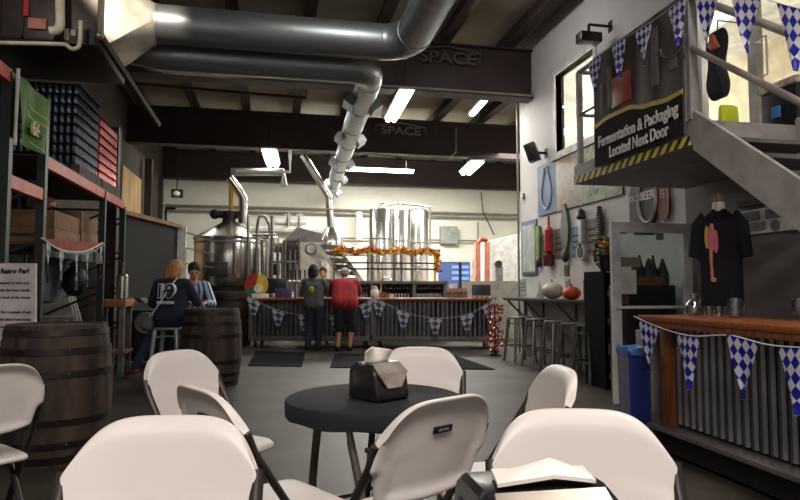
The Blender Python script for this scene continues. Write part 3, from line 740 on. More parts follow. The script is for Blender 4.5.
# glass door standing open
dy = 6.14
dl, dr_, dt = PY(612, 300, dy).x, 4.6, PY(650, 223, dy).z
t = struct('door_2', MB().b(dl, dl+.1, dy-.025, dy+.025, .01, dt).b(dr_-.1, dr_, dy-.025, dy+.025, .01, dt).b(dl+.1, dr_-.1, dy-.025, dy+.025, dt-.11, dt).b(dl+.1, dr_-.1, dy-.025, dy+.025, .01, .14), mat('door_aluminium', (232,233,235), .5, .0))
MB().b(dl+.1, dr_-.1, dy-.004, dy+.004, .14, dt-.11).build('pane', M_glass, t)
zb = PY(650, 307, dy).z
MB().b(dl+.02, dr_-.02, dy-.07, dy-.04, zb-.015, zb+.015, .004).build('push_bar', MATS['door_aluminium'], t)
def dsheet(nm, label, px0, px1, py0, py1, m):
    a = PY(px0, py0, dy-.012); b_ = PY(px1, py1, dy-.012)
    o = MB().b(a.x, b_.x, dy-.008, dy-.005, b_.z, a.z).build(nm, m); tag(o, label, 'notice'); return o
dsheet('paper_notice', 'white letter sized notice taped inside the glass door', 619, 637, 270, 294, M_white)
dsheet('door_sticker', 'green decal across the top of the glass door', 634, 655, 228, 235, mat('decal_green', (70,110,84), .5))
dsheet('door_sticker', 'pale decal lettering strip above the taped notice', 619, 641, 257, 267, mat('decal_olive', (130,132,112), .6))
dsheet('door_sticker', 'small flag decal in the top left corner of the glass door', 618, 627, 229, 234, mat('decal_flag', (150,90,96), .6))
dsheet('door_sticker', 'round pale blue decal near the top right of the glass door', 656, 664, 229, 240, mat('decal_teal', (120,160,160), .6))
dsheet('door_sticker', 'small dark decal just under the taped notice', 619, 629, 296, 304, mat('decal_dark', (90,70,66), .6))
# dark bottle rack seen through the door and black cabinet
M_cab = mat('cabinet_black', (14,13,14), .85, spec=.15)
t = thing('bottle_cabinet', 'tall black display cabinet with shelves between the counter and glass door', 'cabinet', (4.05, 7.05, 0))
for x in (0, .56): MB().b(x, x+.04, 0, .5, 0, 1.46).build('side_panel', M_cab, t)
MB().b(0.04, .56, .47, .5, 0, 1.46).build('back_panel', M_cab, t)
for k in range(5): MB().b(0.04, .56, .0, .47, .04+.345*k, .065+.345*k).build('shelf', M_cab, t)
cx = 4.05; 
def bottle(label, x, y, z, m, s_=1):
    t = thing('bottle', label, 'bottle', (x, y, z), 0, 'bottles in the black cabinet')
    MB().lathe([(.034*s_, 0), (.037*s_, .01), (.037*s_, .14*s_), (.014*s_, .2*s_), (.013*s_, .25*s_), (.015*s_, .255*s_), (.01*s_, .26*s_)], 14).build('bottle_body', m, t)
    MB().lathe([(.0385*s_, .05), (.0385*s_, .12*s_)], 14, cap=False).build('paper_label', M_white, t); return t
M_bot = mat('brown_glass', (52,34,24), .15); M_botd = mat('dark_glass', (30,34,30), .15)
for k in range(4):
    for j in range(3): bottle('dark beer bottle with white label standing in the black cabinet', cx+.14+.15*j, 7.14, .065+.345*k, M_bot if (k+j) % 2 else M_botd, 1)
tag(MB().b(4.12, 4.24, 7.06, 7.1, .42, .56).build('price_card', M_white), 'white price card on a shelf of the black cabinet', 'card')
t = thing('merchandise_shelf', 'black merchandise shelf with dark pointed bags seen through the glass door', 'shelf', (3.98, 6.42, 0))
MB().b(0, .62, 0, .4, 0, 1.28, .01).build('shelf_body', M_black, t)
for k in range(5):
    MB().lathe([(.07, 1.28), (.075, 1.4), (.03, 1.52+.03*(k % 3)), (.012, 1.6+.04*(k % 2))], 12, c=(.2+.09*k, .15+.05*(k % 2), 0)).build('dark_bag', mat('bag_dark', (44,46,44), .5), t)
MB().b(.12, .5, .01, .09, 1.28, 1.38, .01).build('orange_goods', mat('goods_orange', (150,92,52), .6, c2=(90,60,40), scale=20), t)
# decorations on the cabinet
def pumpkin(label, c, r_, m, grp=None):
    t = thing('pumpkin', label, 'pumpkin', c, random.random()*3, grp)
    mb = MB(); rings = []
    for k in range(11):
        a = PI*(k+.5)/11; z = -math.cos(a)*r_*.8+r_*.8; q = math.sin(a)*r_
        rings.append([mb.bm.verts.new((q*math.cos(b)*(1+.07*abs(math.sin(b*5))), q*math.sin(b)*(1+.07*abs(math.sin(b*5))), z)) for b in [2*PI*i/40 for i in range(40)]])
    mb.skin(rings); mb.build('flesh', m, t)
    MB().tube([(0,0,r_*1.5), (0,.01,r_*1.75), (.02,.02,r_*1.9)], [.018,.012,.01], 8).build('stem', mat('pumpkin_stem', (110,100,60), .8), t); return t
M_pk = mat('pumpkin_orange', (214,82,40), .5, c2=(190,64,30)); M_pw = mat('pumpkin_white', (214,204,186), .5)
t = thing('flower_pot', 'black pot of yellow and orange silk flowers on top of the black cabinet', 'flower arrangement', (4.2, 7.25, 1.46))
MB().lathe([(.07, 0), (.1, .2), (.11, .2), (.1, .19)], 18).build('pot', M_black, t)
mf = {}
for nm, mm, nn_ in (('yellow_bloom', M_yellow, 7), ('orange_bloom', M_flower, 7), ('leaf', mat('leaf_green', (90,110,50), .7), 12)):
    for k in range(nn_):
        a = random.random()*2*PI; q = random.random()*.12; z = .24+random.random()*.22; mb = MB()
        if nm == 'leaf': mb.sph((q*math.cos(a)*1.3, q*math.sin(a)*1.3, z-.04), (.05, .02, .012), 8, 5)
        else:
            for j in range(7):
                b = 2*PI*j/7; mb.sph((q*math.cos(a)+.025*math.cos(b), q*math.sin(a)+.02*math.sin(b), z+.01*math.sin(b)), (.02, .02, .01), 6, 4)
        mb.build(nm, mm, t)
t = thing('dried_wreath', 'olive brown dried flower wreath behind the cabinet on the white wall', 'wreath', (4.66, XW(607, 250).y, 1.76))
mb = MB()
for k in range(90):
    a = 2*PI*random.random(); b = 2*PI*random.random(); mb.sph((-.02+.04*math.cos(b), (.17+.05*math.sin(b))*math.cos(a), (.17+.05*math.sin(b))*math.sin(a)), .028, 6, 4)
mb.build('dried_flowers', mat('dried_olive', (104,92,44), .9, c2=(60,54,30), scale=30), t)
# ================================================================= COUNTER ALONG WHITE WALL
zc_ = 1.07
t = thing('wall_counter', 'long dark narrow counter shelf fixed along the white wall', 'counter', (XR, 9.4, 0))
MB().b(-.4, 0, -1.85, 1.75, zc_-.05, zc_, .004).build('shelf_top', M_dark, t)
for y in (-1.6, -.4, .8, 1.6): MB().bar((-.35, y, zc_-.06), (0, y, zc_-.4), .03).b(-.03, 0, y-.02, y+.02, zc_-.42, zc_-.05).build('bracket', M_iron, t)
MB().b(-.015, 0, -1.85, 1.75, .0, zc_-.42).build('kick_panel', mat('wall_grey_low', (128,124,122), .7), t)
def onsh(px, py=300): p = PZ(px, py, zc_); return p
def onshx(px, x=4.5): p = PX(px, 250, x); return (x, p.y, zc_)
pumpkin('large white pumpkin on the dark wall counter', onshx(552), .17, M_pw)
pumpkin('orange pumpkin on the dark wall counter right of the white one', onshx(571), .13, M_pk)
c = onshx(539, 4.5)
t = thing('white_bottle', 'small white pointed ornament on the counter left of the pumpkins', 'ornament', c)
MB().lathe([(.07, 0), (.075, .02), (.05, .12), (.02, .22), (.005, .3)], 14).build('ornament_body', M_white, t)
c = onshx(589, 4.5)
tag(MB().b(c[0]-.08, c[0]+.08, c[1]-.04, c[1]+.04, zc_, zc_+.3).build('red_book', mat('dark_red', (120,34,44), .5)), 'dark red upright box on the counter beside the black cabinet', 'box')
# stools
M_stool = mat('galv_stool', (148,148,146), .35, .8)
def stool(name, label, c, rz, h=.76, m=M_stool):
    t = thing(name, label, 'stool', c, rz, 'metal stools by the wall counter')
    MB().b(-.155, .155, -.155, .155, h-.03, h, .012).build('seat', m, t)
    for sx_ in (-1, 1):
        for sy_ in (-1, 1): MB().tube([(sx_*.14, sy_*.14, h-.03), (sx_*.2, sy_*.2, 0)], .034, 8, .022).build('leg', m, t)
    q = .185
    m_ = MB(); zf = .27
    for a, b in (((-q,-q),(q,-q)), ((q,-q),(q,q)), ((q,q),(-q,q)), ((-q,q),(-q,-q))): m_.bar((a[0], a[1], zf), (b[0], b[1], zf), .014, .022)
    m_.build('foot_rail', m, t); 
    m_ = MB(); m_.bar((-.15,-.15,h-.12),(.15,.15,h-.12),.012,.02).bar((-.15,.15,h-.12),(.15,-.15,h-.12),.012,.02); m_.build('cross_brace', m, t)
    return t
s0_ = stool('metal_stool', 'galvanised metal stool at the far end of the counter nearest the red tinsel', (4.18, 10.05, 0), .1)
for px, lab in ((537, 'galvanised metal stool second along the counter under the white ornament'), (556, 'galvanised metal stool below the white pumpkin'), (574, 'galvanised metal stool below the orange pumpkin'), (590, 'galvanised metal stool closest to the black cabinet, partly hidden by it')):
    p = PX(px, 330, 4.2); dup(s0_, (4.2, p.y-.05, 0), random.uniform(-.2, .2), lab)
# red tinsel
t = thing('tinsel_tree', 'small red tinsel garland tree with tiny lights at the counter end', 'decoration', (4.1, 11.05, 0))
mb = MB()
for k in range(220):
    v = random.random()*.8; a = random.random()*2*PI; q = (.06+.12*abs(math.sin(v*7)))*random.random()**.4
    M = Matrix.Rotation(random.random()*3, 4, 'X') @ Matrix.Rotation(random.random()*3, 4, 'Z')
    mb.b(-.03, .03, -.006, .006, -.012, .012, M=Matrix.Translation((q*math.cos(a), q*math.sin(a), .05+v*1.12)) @ M)
o = mb.build('tinsel', mat('red_tinsel', (190,50,34), .4, .3, c2=(90,20,16), scale=40), t); o['kind'] = 'stuff'
MB().cyl((0,0,0), (0,0,.95), .015).cyl((0,0,0),(0,0,.02),.1).build('pole', M_dark, t)
for k in range(7):
    a = random.random()*6; MB().sph((.12*math.cos(a)-.02, -.14, .12+.1*k), .013, 8, 6).build('fairy_light', emis('fairy%d' % k, (255,230,180), 1.0), t)
# ================================================================= BACK BAR (two wheeled counters)
BA = Vector((-.46, 13.4, 0)); 
rr_ = PZ(494, 350, 0)
BBv = Vector((4.45, 12.15, 0)); bl = (BBv-BA).length; bz_ = math.atan2(BBv.y-BA.y, BBv.x-BA.x)
Mk = Matrix.Translation(BA) @ Matrix.Rotation(bz_, 4, 'Z')
def KB(x, y, z): return Mk @ Vector((x, y, z))
def K_at(px, py, z): p = Mk.inverted() @ PZ(px, py, z); return p
def K_px(px, ly):
    """local x on the counter line ly for a photo column"""
    r_ = ray(px, 290); best = None
    o_ = Mk.inverted() @ Vector((0, 0, H)); d_ = (Mk.inverted().to_3x3() @ r_); t_ = (ly-o_.y)/d_.y; return o_.x+d_.x*t_
seam = K_px(371, 0)
def counter(label, x0, x1):
    L = x1-x0
    t = thing('bar_counter', label, 'bar counter', tuple(KB(x0, 0, 0)), bz_)
    MB().b(.03, L-.03, .06, .7, .2, .98).build('carcass', M_dark, t)
    m = MB(); m.corr(.09, L-.09, .24, .97, .06, .095, .025); m.build('corrugated_front', M_corr, t)
    for a in (0.0, L-.09): MB().b(a, a+.09, .02, .1, .2, .98).build('corner_post', M_iron, t)
    MB().b(0, L, 0, .78, .15, .25, .004).build('base_rail', M_iron, t)
    MB().b(-.04, L+.04, -.14, .8, 1.0, 1.04, .006).b(0.02, L-.02, -.1, .75, .98, 1.0).build('countertop', M_wood, t)
    for a in (.12, L-.12):
        for b in (.12, .66): MB().cyl((a-.02, b, .07), (a+.02, b, .07), .07).b(a-.03, a+.03, b-.04, b+.04, .12, .15).build('caster', M_black, t)
    return t
counter('left corrugated bar counter on casters with an orange wood top', 0, seam-.03)
counter('right corrugated bar counter on casters with a dark top edge', seam+.03, bl)
def bpt(px, py, ly=-.16):
    x = K_px(px, ly); p = KB(x, ly, 0); D = p.x*math.sin(TH)+p.y*math.cos(TH); return Vector((p.x, p.y, H+(288-py)*D/F))
banner('pennant_bunting', 'pale diamond pennants strung across the left corrugated bar counter', [bpt(247, 296), bpt(275, 309), bpt(305, 315), bpt(340, 314), bpt(372, 299)], (.08, .28, .5, .72, .94), .3, .42, M_loz2)
banner('pennant_bunting', 'pale diamond pennants strung across the right corrugated bar counter', [bpt(374, 297), bpt(402, 311), bpt(435, 318), bpt(468, 314), bpt(492, 300)], (.06, .26, .5, .74, .95), .3, .42, M_loz2)
# floor mats
M_mat = mat('rubber_mat', (20,21,23), .95, spec=.1)
def fmat(label, c4):
    ps = [PZ(px, py, 0) for px, py in c4]
    m = MB(); m.prism([(p.x, p.y) for p in ps], lambda a, b, q: (a, b, q), 0.001, .014)
    tag(m.build('floor_mat', M_mat), label, 'mat')
fmat('dark rubber mat on the floor before the left bar counter', [(256, 351), (305, 353), (302, 367), (248, 366)])
fmat('larger dark rubber mat behind the round table, right of the two', [(335, 354), (455, 356), (495, 370), (330, 368)])
# things on the counters
def deco(cb): pass
def obj_on(px, ly, name, label, cat, grp=None):
    x = K_px(px, ly); return thing(name, label, cat, tuple(KB(x, ly, 1.04)), bz_, grp)
t = obj_on(256, .3, 'toy_display', 'round red yellow and green cardboard display standing at the left counter end', 'display')
for (a0, a1, mm, nm) in ((80, 200, mat('panel_red', (150,40,34), .6), 'red_panel'), (200, 300, mat('panel_green', (50,100,60), .6), 'green_panel'), (-60, 80, mat('panel_yellow', (200,170,60), .6), 'yellow_panel')):
    MB().prism([(0, 0)]+[(.26*math.cos(R(a0+(a1-a0)*k/10)), .26*math.sin(R(a0+(a1-a0)*k/10))) for k in range(11)], lambda a, b, q: (a, q, b+.27), 0, .03).build(nm, mm, t)
MB().cyl((.06, -.03, .2), (.06, 0, .2), .1).build('hub', mat('cream', (226,214,180), .6), t)
t = obj_on(262, -.02, 'white_tray', 'white folded paper tray at the left end of the bar', 'tray'); MB().b(-.2, .14, -.06, .06, 0, .09, .01).build('tray_body', M_white, t)
t = obj_on(276, .35, 'register_screen', 'black point of sale screen on the left bar counter', 'screen')
MB().b(-.02, .02, -.02, .02, 0, .12).build('stand', M_dark, t); MB().b(-.22, .22, -.02, .02, .1, .42, .01).build('screen_case', M_black, t)
t = obj_on(284, .2, 'purple_box', 'black and purple crate beside the register screen', 'box'); MB().b(-.16, .16, -.12, .12, 0, .2, .01).build('crate_body', mat('purple', (60,44,100), .5), t)
t = obj_on(301, .3, 'tap_tower', 'small steel beer tap tower on the left bar counter', 'beer tower')
MB().cyl((-.1,0,0),(-.1,0,.34),.03).cyl((.1,0,0),(.1,0,.34),.03).cyl((-.26,0,.34),(.26,0,.34),.045).build('tower', M_steel, t)
for k in range(5): MB().cyl((-.2+.1*k, -.06, .36), (-.2+.1*k, -.09, .58), .012, .02).sph((-.2+.1*k, -.09, .58), .02, 8, 6).build('tap_handle', M_dark, t)
t = obj_on(381, .35, 'swing_tap', 'curved steel gooseneck tap at the seam between the counters', 'tap')
MB().tube(bez([(0,0,0),(0,0,.2),(.02,0,.38),(.12,0,.44),(.22,0,.38)], 4), .014, 8).build('gooseneck', M_steel, t)
t = obj_on(375, .2, 'tip_jar', 'white and red tip jar with a round lid near the customer in red', 'jar'); MB().lathe([(.07, 0),(.09,.04),(.09,.14),(.05,.2)], 16).build('jar_body', M_white, t); MB().lathe([(.055,.2),(.06,.21),(.03,.26)], 16).build('lid', mat('lid_tan', (180,140,100), .5), t)
for k, px in enumerate((383, 387, 391)):
    t = obj_on(px, .1, 'card_box', ('reddish card box left in a row of three on the bar', 'middle card box in a row of three on the bar', 'white card box right in a row of three on the bar')[k], 'box'); MB().b(-.06, .06, -.05, .05, 0, .12-.02*k).build('box_body', [mat('card_red', (150,80,74), .6), M_card, M_white][k], t)
for k in range(6):
    t = obj_on(448+3.6*k, .2, 'drinking_glass', 'small clear drinking glass standing on the right bar counter', 'glass', 'glasses on the right counter'); MB().lathe([(.03,0),(.04,.13),(.036,.13),(.027,.01)], 12, cap=False).build('glass_body', M_mug, t)
t = obj_on(457, .5, 'orange_carton', 'tan carton with bottles on the right bar counter', 'carton'); MB().b(-.2,.2,-.1,.1,0,.2).build('carton_body', mat('tan_carton', (170,130,92), .6), t); MB().b(-.17,.0,-.06,.06,.2,.3).build('carton_insert', M_white, t)
t = obj_on(482, .35, 'laptop', 'open black laptop at the right end of the back bar', 'laptop'); MB().b(-.2,.2,-.14,.14,0,.02).build('keyboard', M_black, t)
MB().b(-.2,.2,0,.015,0,.27,.004,M=Matrix.Translation((0,.14,.02)) @ Matrix.Rotation(R(-14),4,'X')).build('screen', M_black, t)
for k in range(4):
    t = obj_on(474+5*k, .02, 'snack_bowl', 'small white bowl in front of the black laptop', 'bowl', 'bowls before the laptop'); MB().lathe([(.03,0),(.055,.05),(.05,.05),(.02,.012)], 14, cap=False).build('bowl_body', M_white, t)
# ================================================================= BACK TAP CABINET AND GARLAND
ty = 14.55
def TY(px, py, y=ty): return PY(px, py, y)
xl, xr_ = TY(335, 290).x, TY(447, 290).x
zt = TY(400, 281).z
t = thing('tap_wall', 'long grey back cabinet with three dark bays of beer taps', 'cabinet', (xl, ty, 0))
Lw = xr_-xl
bays = [(TY(337,0).x-xl, TY(370,0).x-xl), (TY(375,0).x-xl, TY(411,0).x-xl), (TY(416,0).x-xl, TY(445,0).x-xl)]
MB().b(0, Lw, .0, .6, 0, .95).b(0, Lw, .55, .6, .95, zt-.06).build('cabinet_body', M_iron, t)
MB().b(-.02, Lw+.02, -.03, .62, zt-.06, zt).build('cabinet_top', M_iron, t)
for x in [0]+[(bays[i][1]+bays[i+1][0])/2 for i in (0, 1)]+[Lw-.05]: MB().b(x-.03, x+.05, 0, .6, .95, zt-.06).build('divider', M_iron, t)
for (a, b) in bays:
    MB().b(a, b, .5, .54, .95, zt-.08).build('bay_back', M_dark, t)
    nt_ = 12
    for k in range(nt_):
        x = a+(b-a)*(k+.5)/nt_; MB().cyl((x, .1, zt-.1), (x, .02, zt-.18), .014, .02, 8).cyl((x,.1,zt-.1),(x,.1,zt-.06),.01,n=6).build('faucet', M_steel, t)
        MB().cyl((x, .2, .95), (x, .2, 1.12), .02, .028, 8).build('glassware', mat('cloudy', (190,192,188), .3), t)
# rack with shelves, garland
zs = [TY(400, 262).z, TY(400, 268).z, TY(400, 252).z]
t = thing('shelf_frame', 'yellow and grey frame with thin red and green shelves above the taps', 'shelf', (xl, ty+.3, 0))
xe = TY(438, 270).x-xl
for x in (.0, xe*.33, xe*.66, xe): MB().bar((x, 0, zt), (x, 0, zs[2]), .05).build('upright', M_steel2 if x < xe else M_yellow, t)
MB().b(0, xe, -.1, .1, zs[0]-.03, zs[0]).build('red_shelf', mat('shelf_red', (90,34,38), .5), t)
MB().b(0, xe, -.12, .1, zs[1]-.035, zs[1]).build('green_shelf', mat('shelf_green', (34,52,44), .5), t)
MB().b(0, xe+.05, -.05, .05, zs[2]-.04, zs[2]).build('top_bar', M_yellow, t)
t = thing('leaf_garland', 'orange and yellow autumn leaf garland along the top of the tap frame', 'garland', (xl, ty+.3, zs[2]))
for nm, mm in (('orange_leaves', mat('leaf_orange', (232,120,34), .6)), ('yellow_leaves', mat('leaf_yellow', (236,186,60), .6)), ('brown_leaves', mat('leaf_brown', (140,70,30), .7))):
    mb = MB()
    for k in range(230):
        x = random.random()*(xe+.1); q = Vector((x, random.gauss(0, .04)-.03, .04+random.gauss(.0, .035)+.03*math.sin(x*9)))
        if k > 200: q = Vector((xe+.06+random.gauss(0,.03), random.gauss(0,.03), -random.random()*.45))
        M = Matrix.Translation(q) @ Euler((random.random()*6, random.random()*6, 0)).to_matrix().to_4x4()
        mb.prism([(0,-.045), (.03,-.01), (.045,.02), (.015,.02), (0,.05), (-.015,.02), (-.045,.02), (-.03,-.01)], lambda a, b, c_: M @ Vector((a, b, c_)), -.002, .002)
    o = mb.build(nm, mm, t); o['kind'] = 'stuff'
# ================================================================= BREWHOUSE
def lab(n_, l, c, loc, rz=0, g=None): return thing(n_, l, c, loc, rz, g)
c = PY(229, 250, 15.8)
kr = (PY(263, 250, 15.8).x-PY(194, 250, 15.8).x)/2
zt_, zb_ = PY(229, 237, 15.0).z, PY(229, 286, 15).z
t = lab('brew_kettle', 'big stainless brew kettle with conical lid and flue, left in the brewhouse', 'kettle', (c.x, c.y, 0))
MB().lathe([(kr*.96, zb_), (kr, zb_+.05), (kr, zt_), (kr*.98, zt_+.03)], 48).build('vessel', M_steel, t)
zp = PY(229, 224, 15.8).z
MB().lathe([(kr*1.03, zt_-.02), (kr*1.04, zt_+.03), (kr*.3, zp), (kr*.22, zp+.05)], 48).build('cone_lid', M_steel, t)
for k in range(4):
    a = R(45+90*k); MB().cyl((kr*.8*math.cos(a), kr*.8*math.sin(a), 0), (kr*.8*math.cos(a), kr*.8*math.sin(a), zb_+.02), .05).build('leg', M_steel2, t)
MB().lathe([(kr*.9, zb_-.3), (kr*.92, zb_)], 32).build('burner_skirt', M_dark, t)
def band(z): pass
MB().lathe([(kr+.012, zt_-.12), (kr+.012, zt_-.07)], 48, cap=False).build('rim_band', M_steel2, t)
M_dk2 = mat('dark_hatch', (64,62,60), .4, .6)
m = MB(); a0 = PY(219, 268, 15.0)-Vector((c.x, c.y, 0))
m.b(a0.x-.28, a0.x+.2, -kr-.12, -kr+.3, a0.z-.2, a0.z+.14, .03); m.build('manway', M_dk2, t)
q = PY(238, 262, 15)-Vector((c.x, c.y, 0))
for dx in (.18, .52):
    x = dx; y = -math.sqrt(kr*kr-x*x)-.06
    MB().tube([(x, y+.1, zt_-.1), (x, y, zt_-.14), (x, y, zb_+.3), (x, y+.1, zb_+.28)], .03, 8).build('sight_tube', M_steel2, t)
g = lambda px, py, y=15.8: PY(px, py, y)-Vector((c.x, c.y, 0))
MB().cyl(g(216, 214), g(238, 215), .1, n=14).sph(g(215, 214), .13).cyl(g(229, 224), g(229, 212), .16).build('agitator_motor', M_dark, t)
MB().tube([g(243, 224), g(243, 198), g(237, 188), g(230, 178)], .115, 18).build('flue', M_steel, t, ang=40)
MB().cyl(g(231, 216), g(231, 180), .055, n=12).build('yellow_tube', mat('yellow_tube', (214,170,60), .5), t)
cv = PY(236, 300, 14.2)
t = lab('wooden_vat', 'dark brown wooden vat standing below the kettle left of the bar counter', 'vat', (cv.x-.1, 14.2, 0))
MB().lathe([(.42, 0), (.46, .6), (.44, 1.16), (.41, 1.17), (.40, 1.1)], 32).build('vat_body', mat('dark_vat', (44,30,26), .8), t)
for z in (.15, .6, 1.0): MB().lathe([(.45, z), (.468, z), (.468, z+.05), (.45, z+.05)], 32, cap=False).build('hoop', M_hoop, t)
# overhead steam pipes
t = tag(MB().tube([PY(231, 172, 16), PY(283, 172, 16), PY(284, 186, 16)], .1, 14).build('overhead_pipe', M_galv), 'thick galvanised pipe running right from above the kettle then turning down', 'pipe')
t = tag(MB().tube([PY(236, 171, 15.2), PY(240, 171, 15.2), PY(290, 172, 15.2), PY(290, 150, 15.2)], .035, 8).build('overhead_pipe', mat('pale_pipe', (200,198,190), .5)), 'thin pale pipe crossing above the kettle under the dark beam', 'pipe')
# column
p = PY(331, 250, 16.5)
t = lab('column_vessel', 'stainless vessel with a cone top and tall chimney pipe under the duct end', 'vessel', (p.x, p.y, 0))
g2 = lambda px, py: PY(px, py, 16.5)-Vector((p.x, p.y, 0))
wv = g2(344, 250).x
MB().lathe([(wv, .0), (wv, g2(331, 246).z), (wv*.9, g2(331, 240).z), (.15, g2(331, 228).z)], 32).build('vessel', M_steel, t)
MB().lathe([(wv+.02, g2(331,250).z), (wv+.03, g2(331,246).z)], 32, cap=False).build('rim', M_steel2, t)
MB().tube([g2(331, 230), g2(328.5, 196), g2(303, 155)], .095, 18).build('chimney_pipe', M_steel, t, ang=40)
m = MB()
for z_ in (228, 210, 199): MB().cyl(g2(330, z_), g2(330, z_-1.2), .11, n=18).build('pipe_clamp', M_steel2, t)
# mill with slanted hopper
y = 15.2
a, b_ = PY(297, 250, y), PY(322, 250, y)
t = lab('grain_mill', 'beige grain mill cabinet with slanted hopper roof and round gauge', 'mill', (a.x, y, 0))
wm = b_.x-a.x; z1 = PY(300, 241, y).z; z2 = PY(297, 227, y).z
MB().b(0, wm, 0, .7, 0, z1).build('cabinet_body', mat('mill_cream', (226,220,206), .5), t)
MB().prism([(-.32, z1), (-.0, z2), (wm, z2-.16), (wm, z1-.0)], lambda a_, b2, q: (a_, q, b2), -.03, .74).build('hopper', M_steel2, t)
MB().b(-.34, -.02, 0, .7, PY(297,290,y).z, z1).build('side_bin', mat('mill_brown', (96,88,80), .5, .4), t)
cc = PY(311, 249, y); MB().cyl((cc.x-a.x, -.03, cc.z), (cc.x-a.x, 0, cc.z), .14, n=24).build('gauge', M_dk2, t)
MB().cyl((cc.x-a.x, -.04, cc.z), (cc.x-a.x, -.028, cc.z), .11, n=24).build('gauge_face', M_white, t)
# ladder
t = lab('steel_ladder', 'pale steel stair rails slanting down behind the bartender', 'ladder', tuple(PY(336, 300, 14.95)))
o0 = Vector(t.location); y = 14.9
for pa, pb in (((316, 243), (345, 283)), ((335, 245), (363, 283))): MB().bar(PY(pa[0], pa[1], y+.1)-o0, PY(pb[0], pb[1], y)-o0, .05, .1).build('side_rail', mat('ladder_pale', (214,212,206), .4, .3), t)
for k in range(6):
    v = (k+.5)/6; MB().bar(PY(316+29*v, 243+40*v, y+.1)-o0, PY(335+28*v, 245+38*v, y+.05)-o0, .04, .1).build('rung', M_iron, t)
MB().b(-.02, .9, -.05, .3, -o0.z, PY(350, 284, y).z-o0.z).build('ladder_base', M_iron, t)
# pipe skid and frames left of mill
def frame(name, label, pts_list, y, r_, m, cat='pipework'):
    t = lab(name, label, cat, tuple(PY(pts_list[0][0][0], pts_list[0][0][1], y)))
    o1 = Vector(t.location)
    for pl in pts_list:
        q = [PY(px, py, y)-o1 for px, py in pl]
        if len(q) > 2 and len(pl) > 5: q = bez(q, 4)
        MB().tube(q, r_, 8).build('pipe_run', m, t)
    return t
frame('pipe_skid', 'dull steel pipe loops standing right of the big kettle', [[(248, 330), (248, 216), (272, 216), (272, 330)], [(257, 330), (257, 230), (263, 216), (268, 222), (270, 232), (266, 238), (260, 236)], [(252, 235), (276, 235)], [(262, 330), (262, 240)]], 14.9, .035, M_steel2)
t = frame('equipment_rack', 'open dark steel rack of brewing gear between kettle and mill', [[(272, 330), (272, 238), (299, 238), (299, 330)], [(272, 262), (299, 262)], [(285, 330), (285, 240)], [(278, 330), (278, 246), (282, 246), (282, 330)], [(290, 330), (290, 250), (295, 250), (295, 330)]], 14.7, .035, M_iron)
o1 = Vector(t.location)
for (px0, px1, py0, py1, m_) in ((273, 280, 264, 275, M_dark), (285, 298, 245, 262, M_dk2), (284, 299, 280, 292, mat('rack_box', (150,146,138), .5)), (274, 283, 243, 252, MATS['rack_box'])):
    a, b_ = PY(px0, py0, 14.8)-o1, PY(px1, py1, 14.8)-o1; MB().b(a.x, b_.x, 0.05, .4, b_.z, a.z, .01).build('rack_module', m_, t)
c2_ = PY(268, 260, 16.6)
t = lab('fermenter', 'narrow stainless fermenter half hidden right of the brew kettle', 'tank', (c2_.x, c2_.y, 0))
MB().lathe([(.3, 0), (.3, PY(268, 238, 16.6).z), (.2, PY(268, 234, 16.6).z)], 28).build('tank_body', M_steel, t)
# serving tanks
xs = [(380.5, 17.2, .325), (401, 17.9, .30), (418.5, 18.5, .30)]
labs = ['tall stainless serving tank, leftmost of the three behind the taps', 'tall stainless serving tank, middle one of the three behind the taps', 'tall stainless serving tank, rightmost of the three behind the taps']
for i, (px, y, r_) in enumerate(xs):
    p = PY(px, 250, y); zt2 = PY(px, 207+i, y).z
    t = lab('serving_tank', labs[i], 'tank', (p.x, p.y, 0), 0, 'serving tanks behind the tap wall')
    MB().lathe([(.08, .3), (r_, .5), (r_, zt2-.10), (r_*.9, zt2-.05), (r_*.5, zt2), (.05, zt2+.02)], 40).build('tank_body', M_steel, t)
    for k in range(3):
        a = 2*PI*k/3; MB().cyl((r_*.8*math.cos(a), r_*.8*math.sin(a), 0), (r_*.8*math.cos(a), r_*.8*math.sin(a), .55), .025).build('leg', M_steel2, t)
    v_ = MB().cyl((0, 0, zt2), (0, 0, zt2+.12), .03).build('valve', M_steel2, t); MB().cyl((0,0,zt2+.1),(.1,0,zt2+.1),.02).build('valve_lever', M_dark, v_)
    MB().lathe([(r_+.008, 2.6), (r_+.008, 2.64)], 32, cap=False).build('seam_band', M_steel2, t)
frame('tank_piping', 'thin steel pipe looping down on the right side of the serving tanks', [[(398, 201), (399, 205)], [(384, 206), (398, 203), (424, 206)], [(424, 206), (430, 207), (430, 245), (427, 246)]], 17.5, .03, M_steel2)
# wall pipes
def wl(label, pts, r_=.03, y=20.85, m=M_cond, nm='wall_pipe'): tag(MB().tube([PY(a, b, y) for a, b in pts], r_, 8).build(nm, m), label, 'pipe')
wl('upper long grey pipe running the whole back wall', [(165, 205), (300, 208.5), (518, 215)], .035)
wl('second long grey pipe just under the upper one on the back wall', [(165, 210), (300, 213), (518, 219)], .035)
wl('third long pipe behind the serving tanks on the back wall', [(340, 238), (480, 241), (518, 243)], .03)
wl('white insulated pipe low on the wall left of the chimney pipe', [(245, 228), (325, 230)], .12, 20.7, M_white)
wl('thick white insulated pipe crossing behind the chimney vessel', [(272, 221), (306, 222)], .09, 20.6, M_white)
wl('white insulated pipe right of the chimney vessel', [(345, 251), (370, 252), (370, 262)], .16, 19.6, M_white)
wl('thick white duct pipe rising behind the tanks at left', [(359, 240), (359, 212)], .12, 20.5, M_white)
wl('thin dark cable drooping down the back wall under the last beam', [(481, 192), (483, 212), (488, 222), (494, 235)], .02, 20.8, M_dark)
wl('grey conduit rising from the red hoses', [(478, 240), (478, 222)], .04, 20.7)
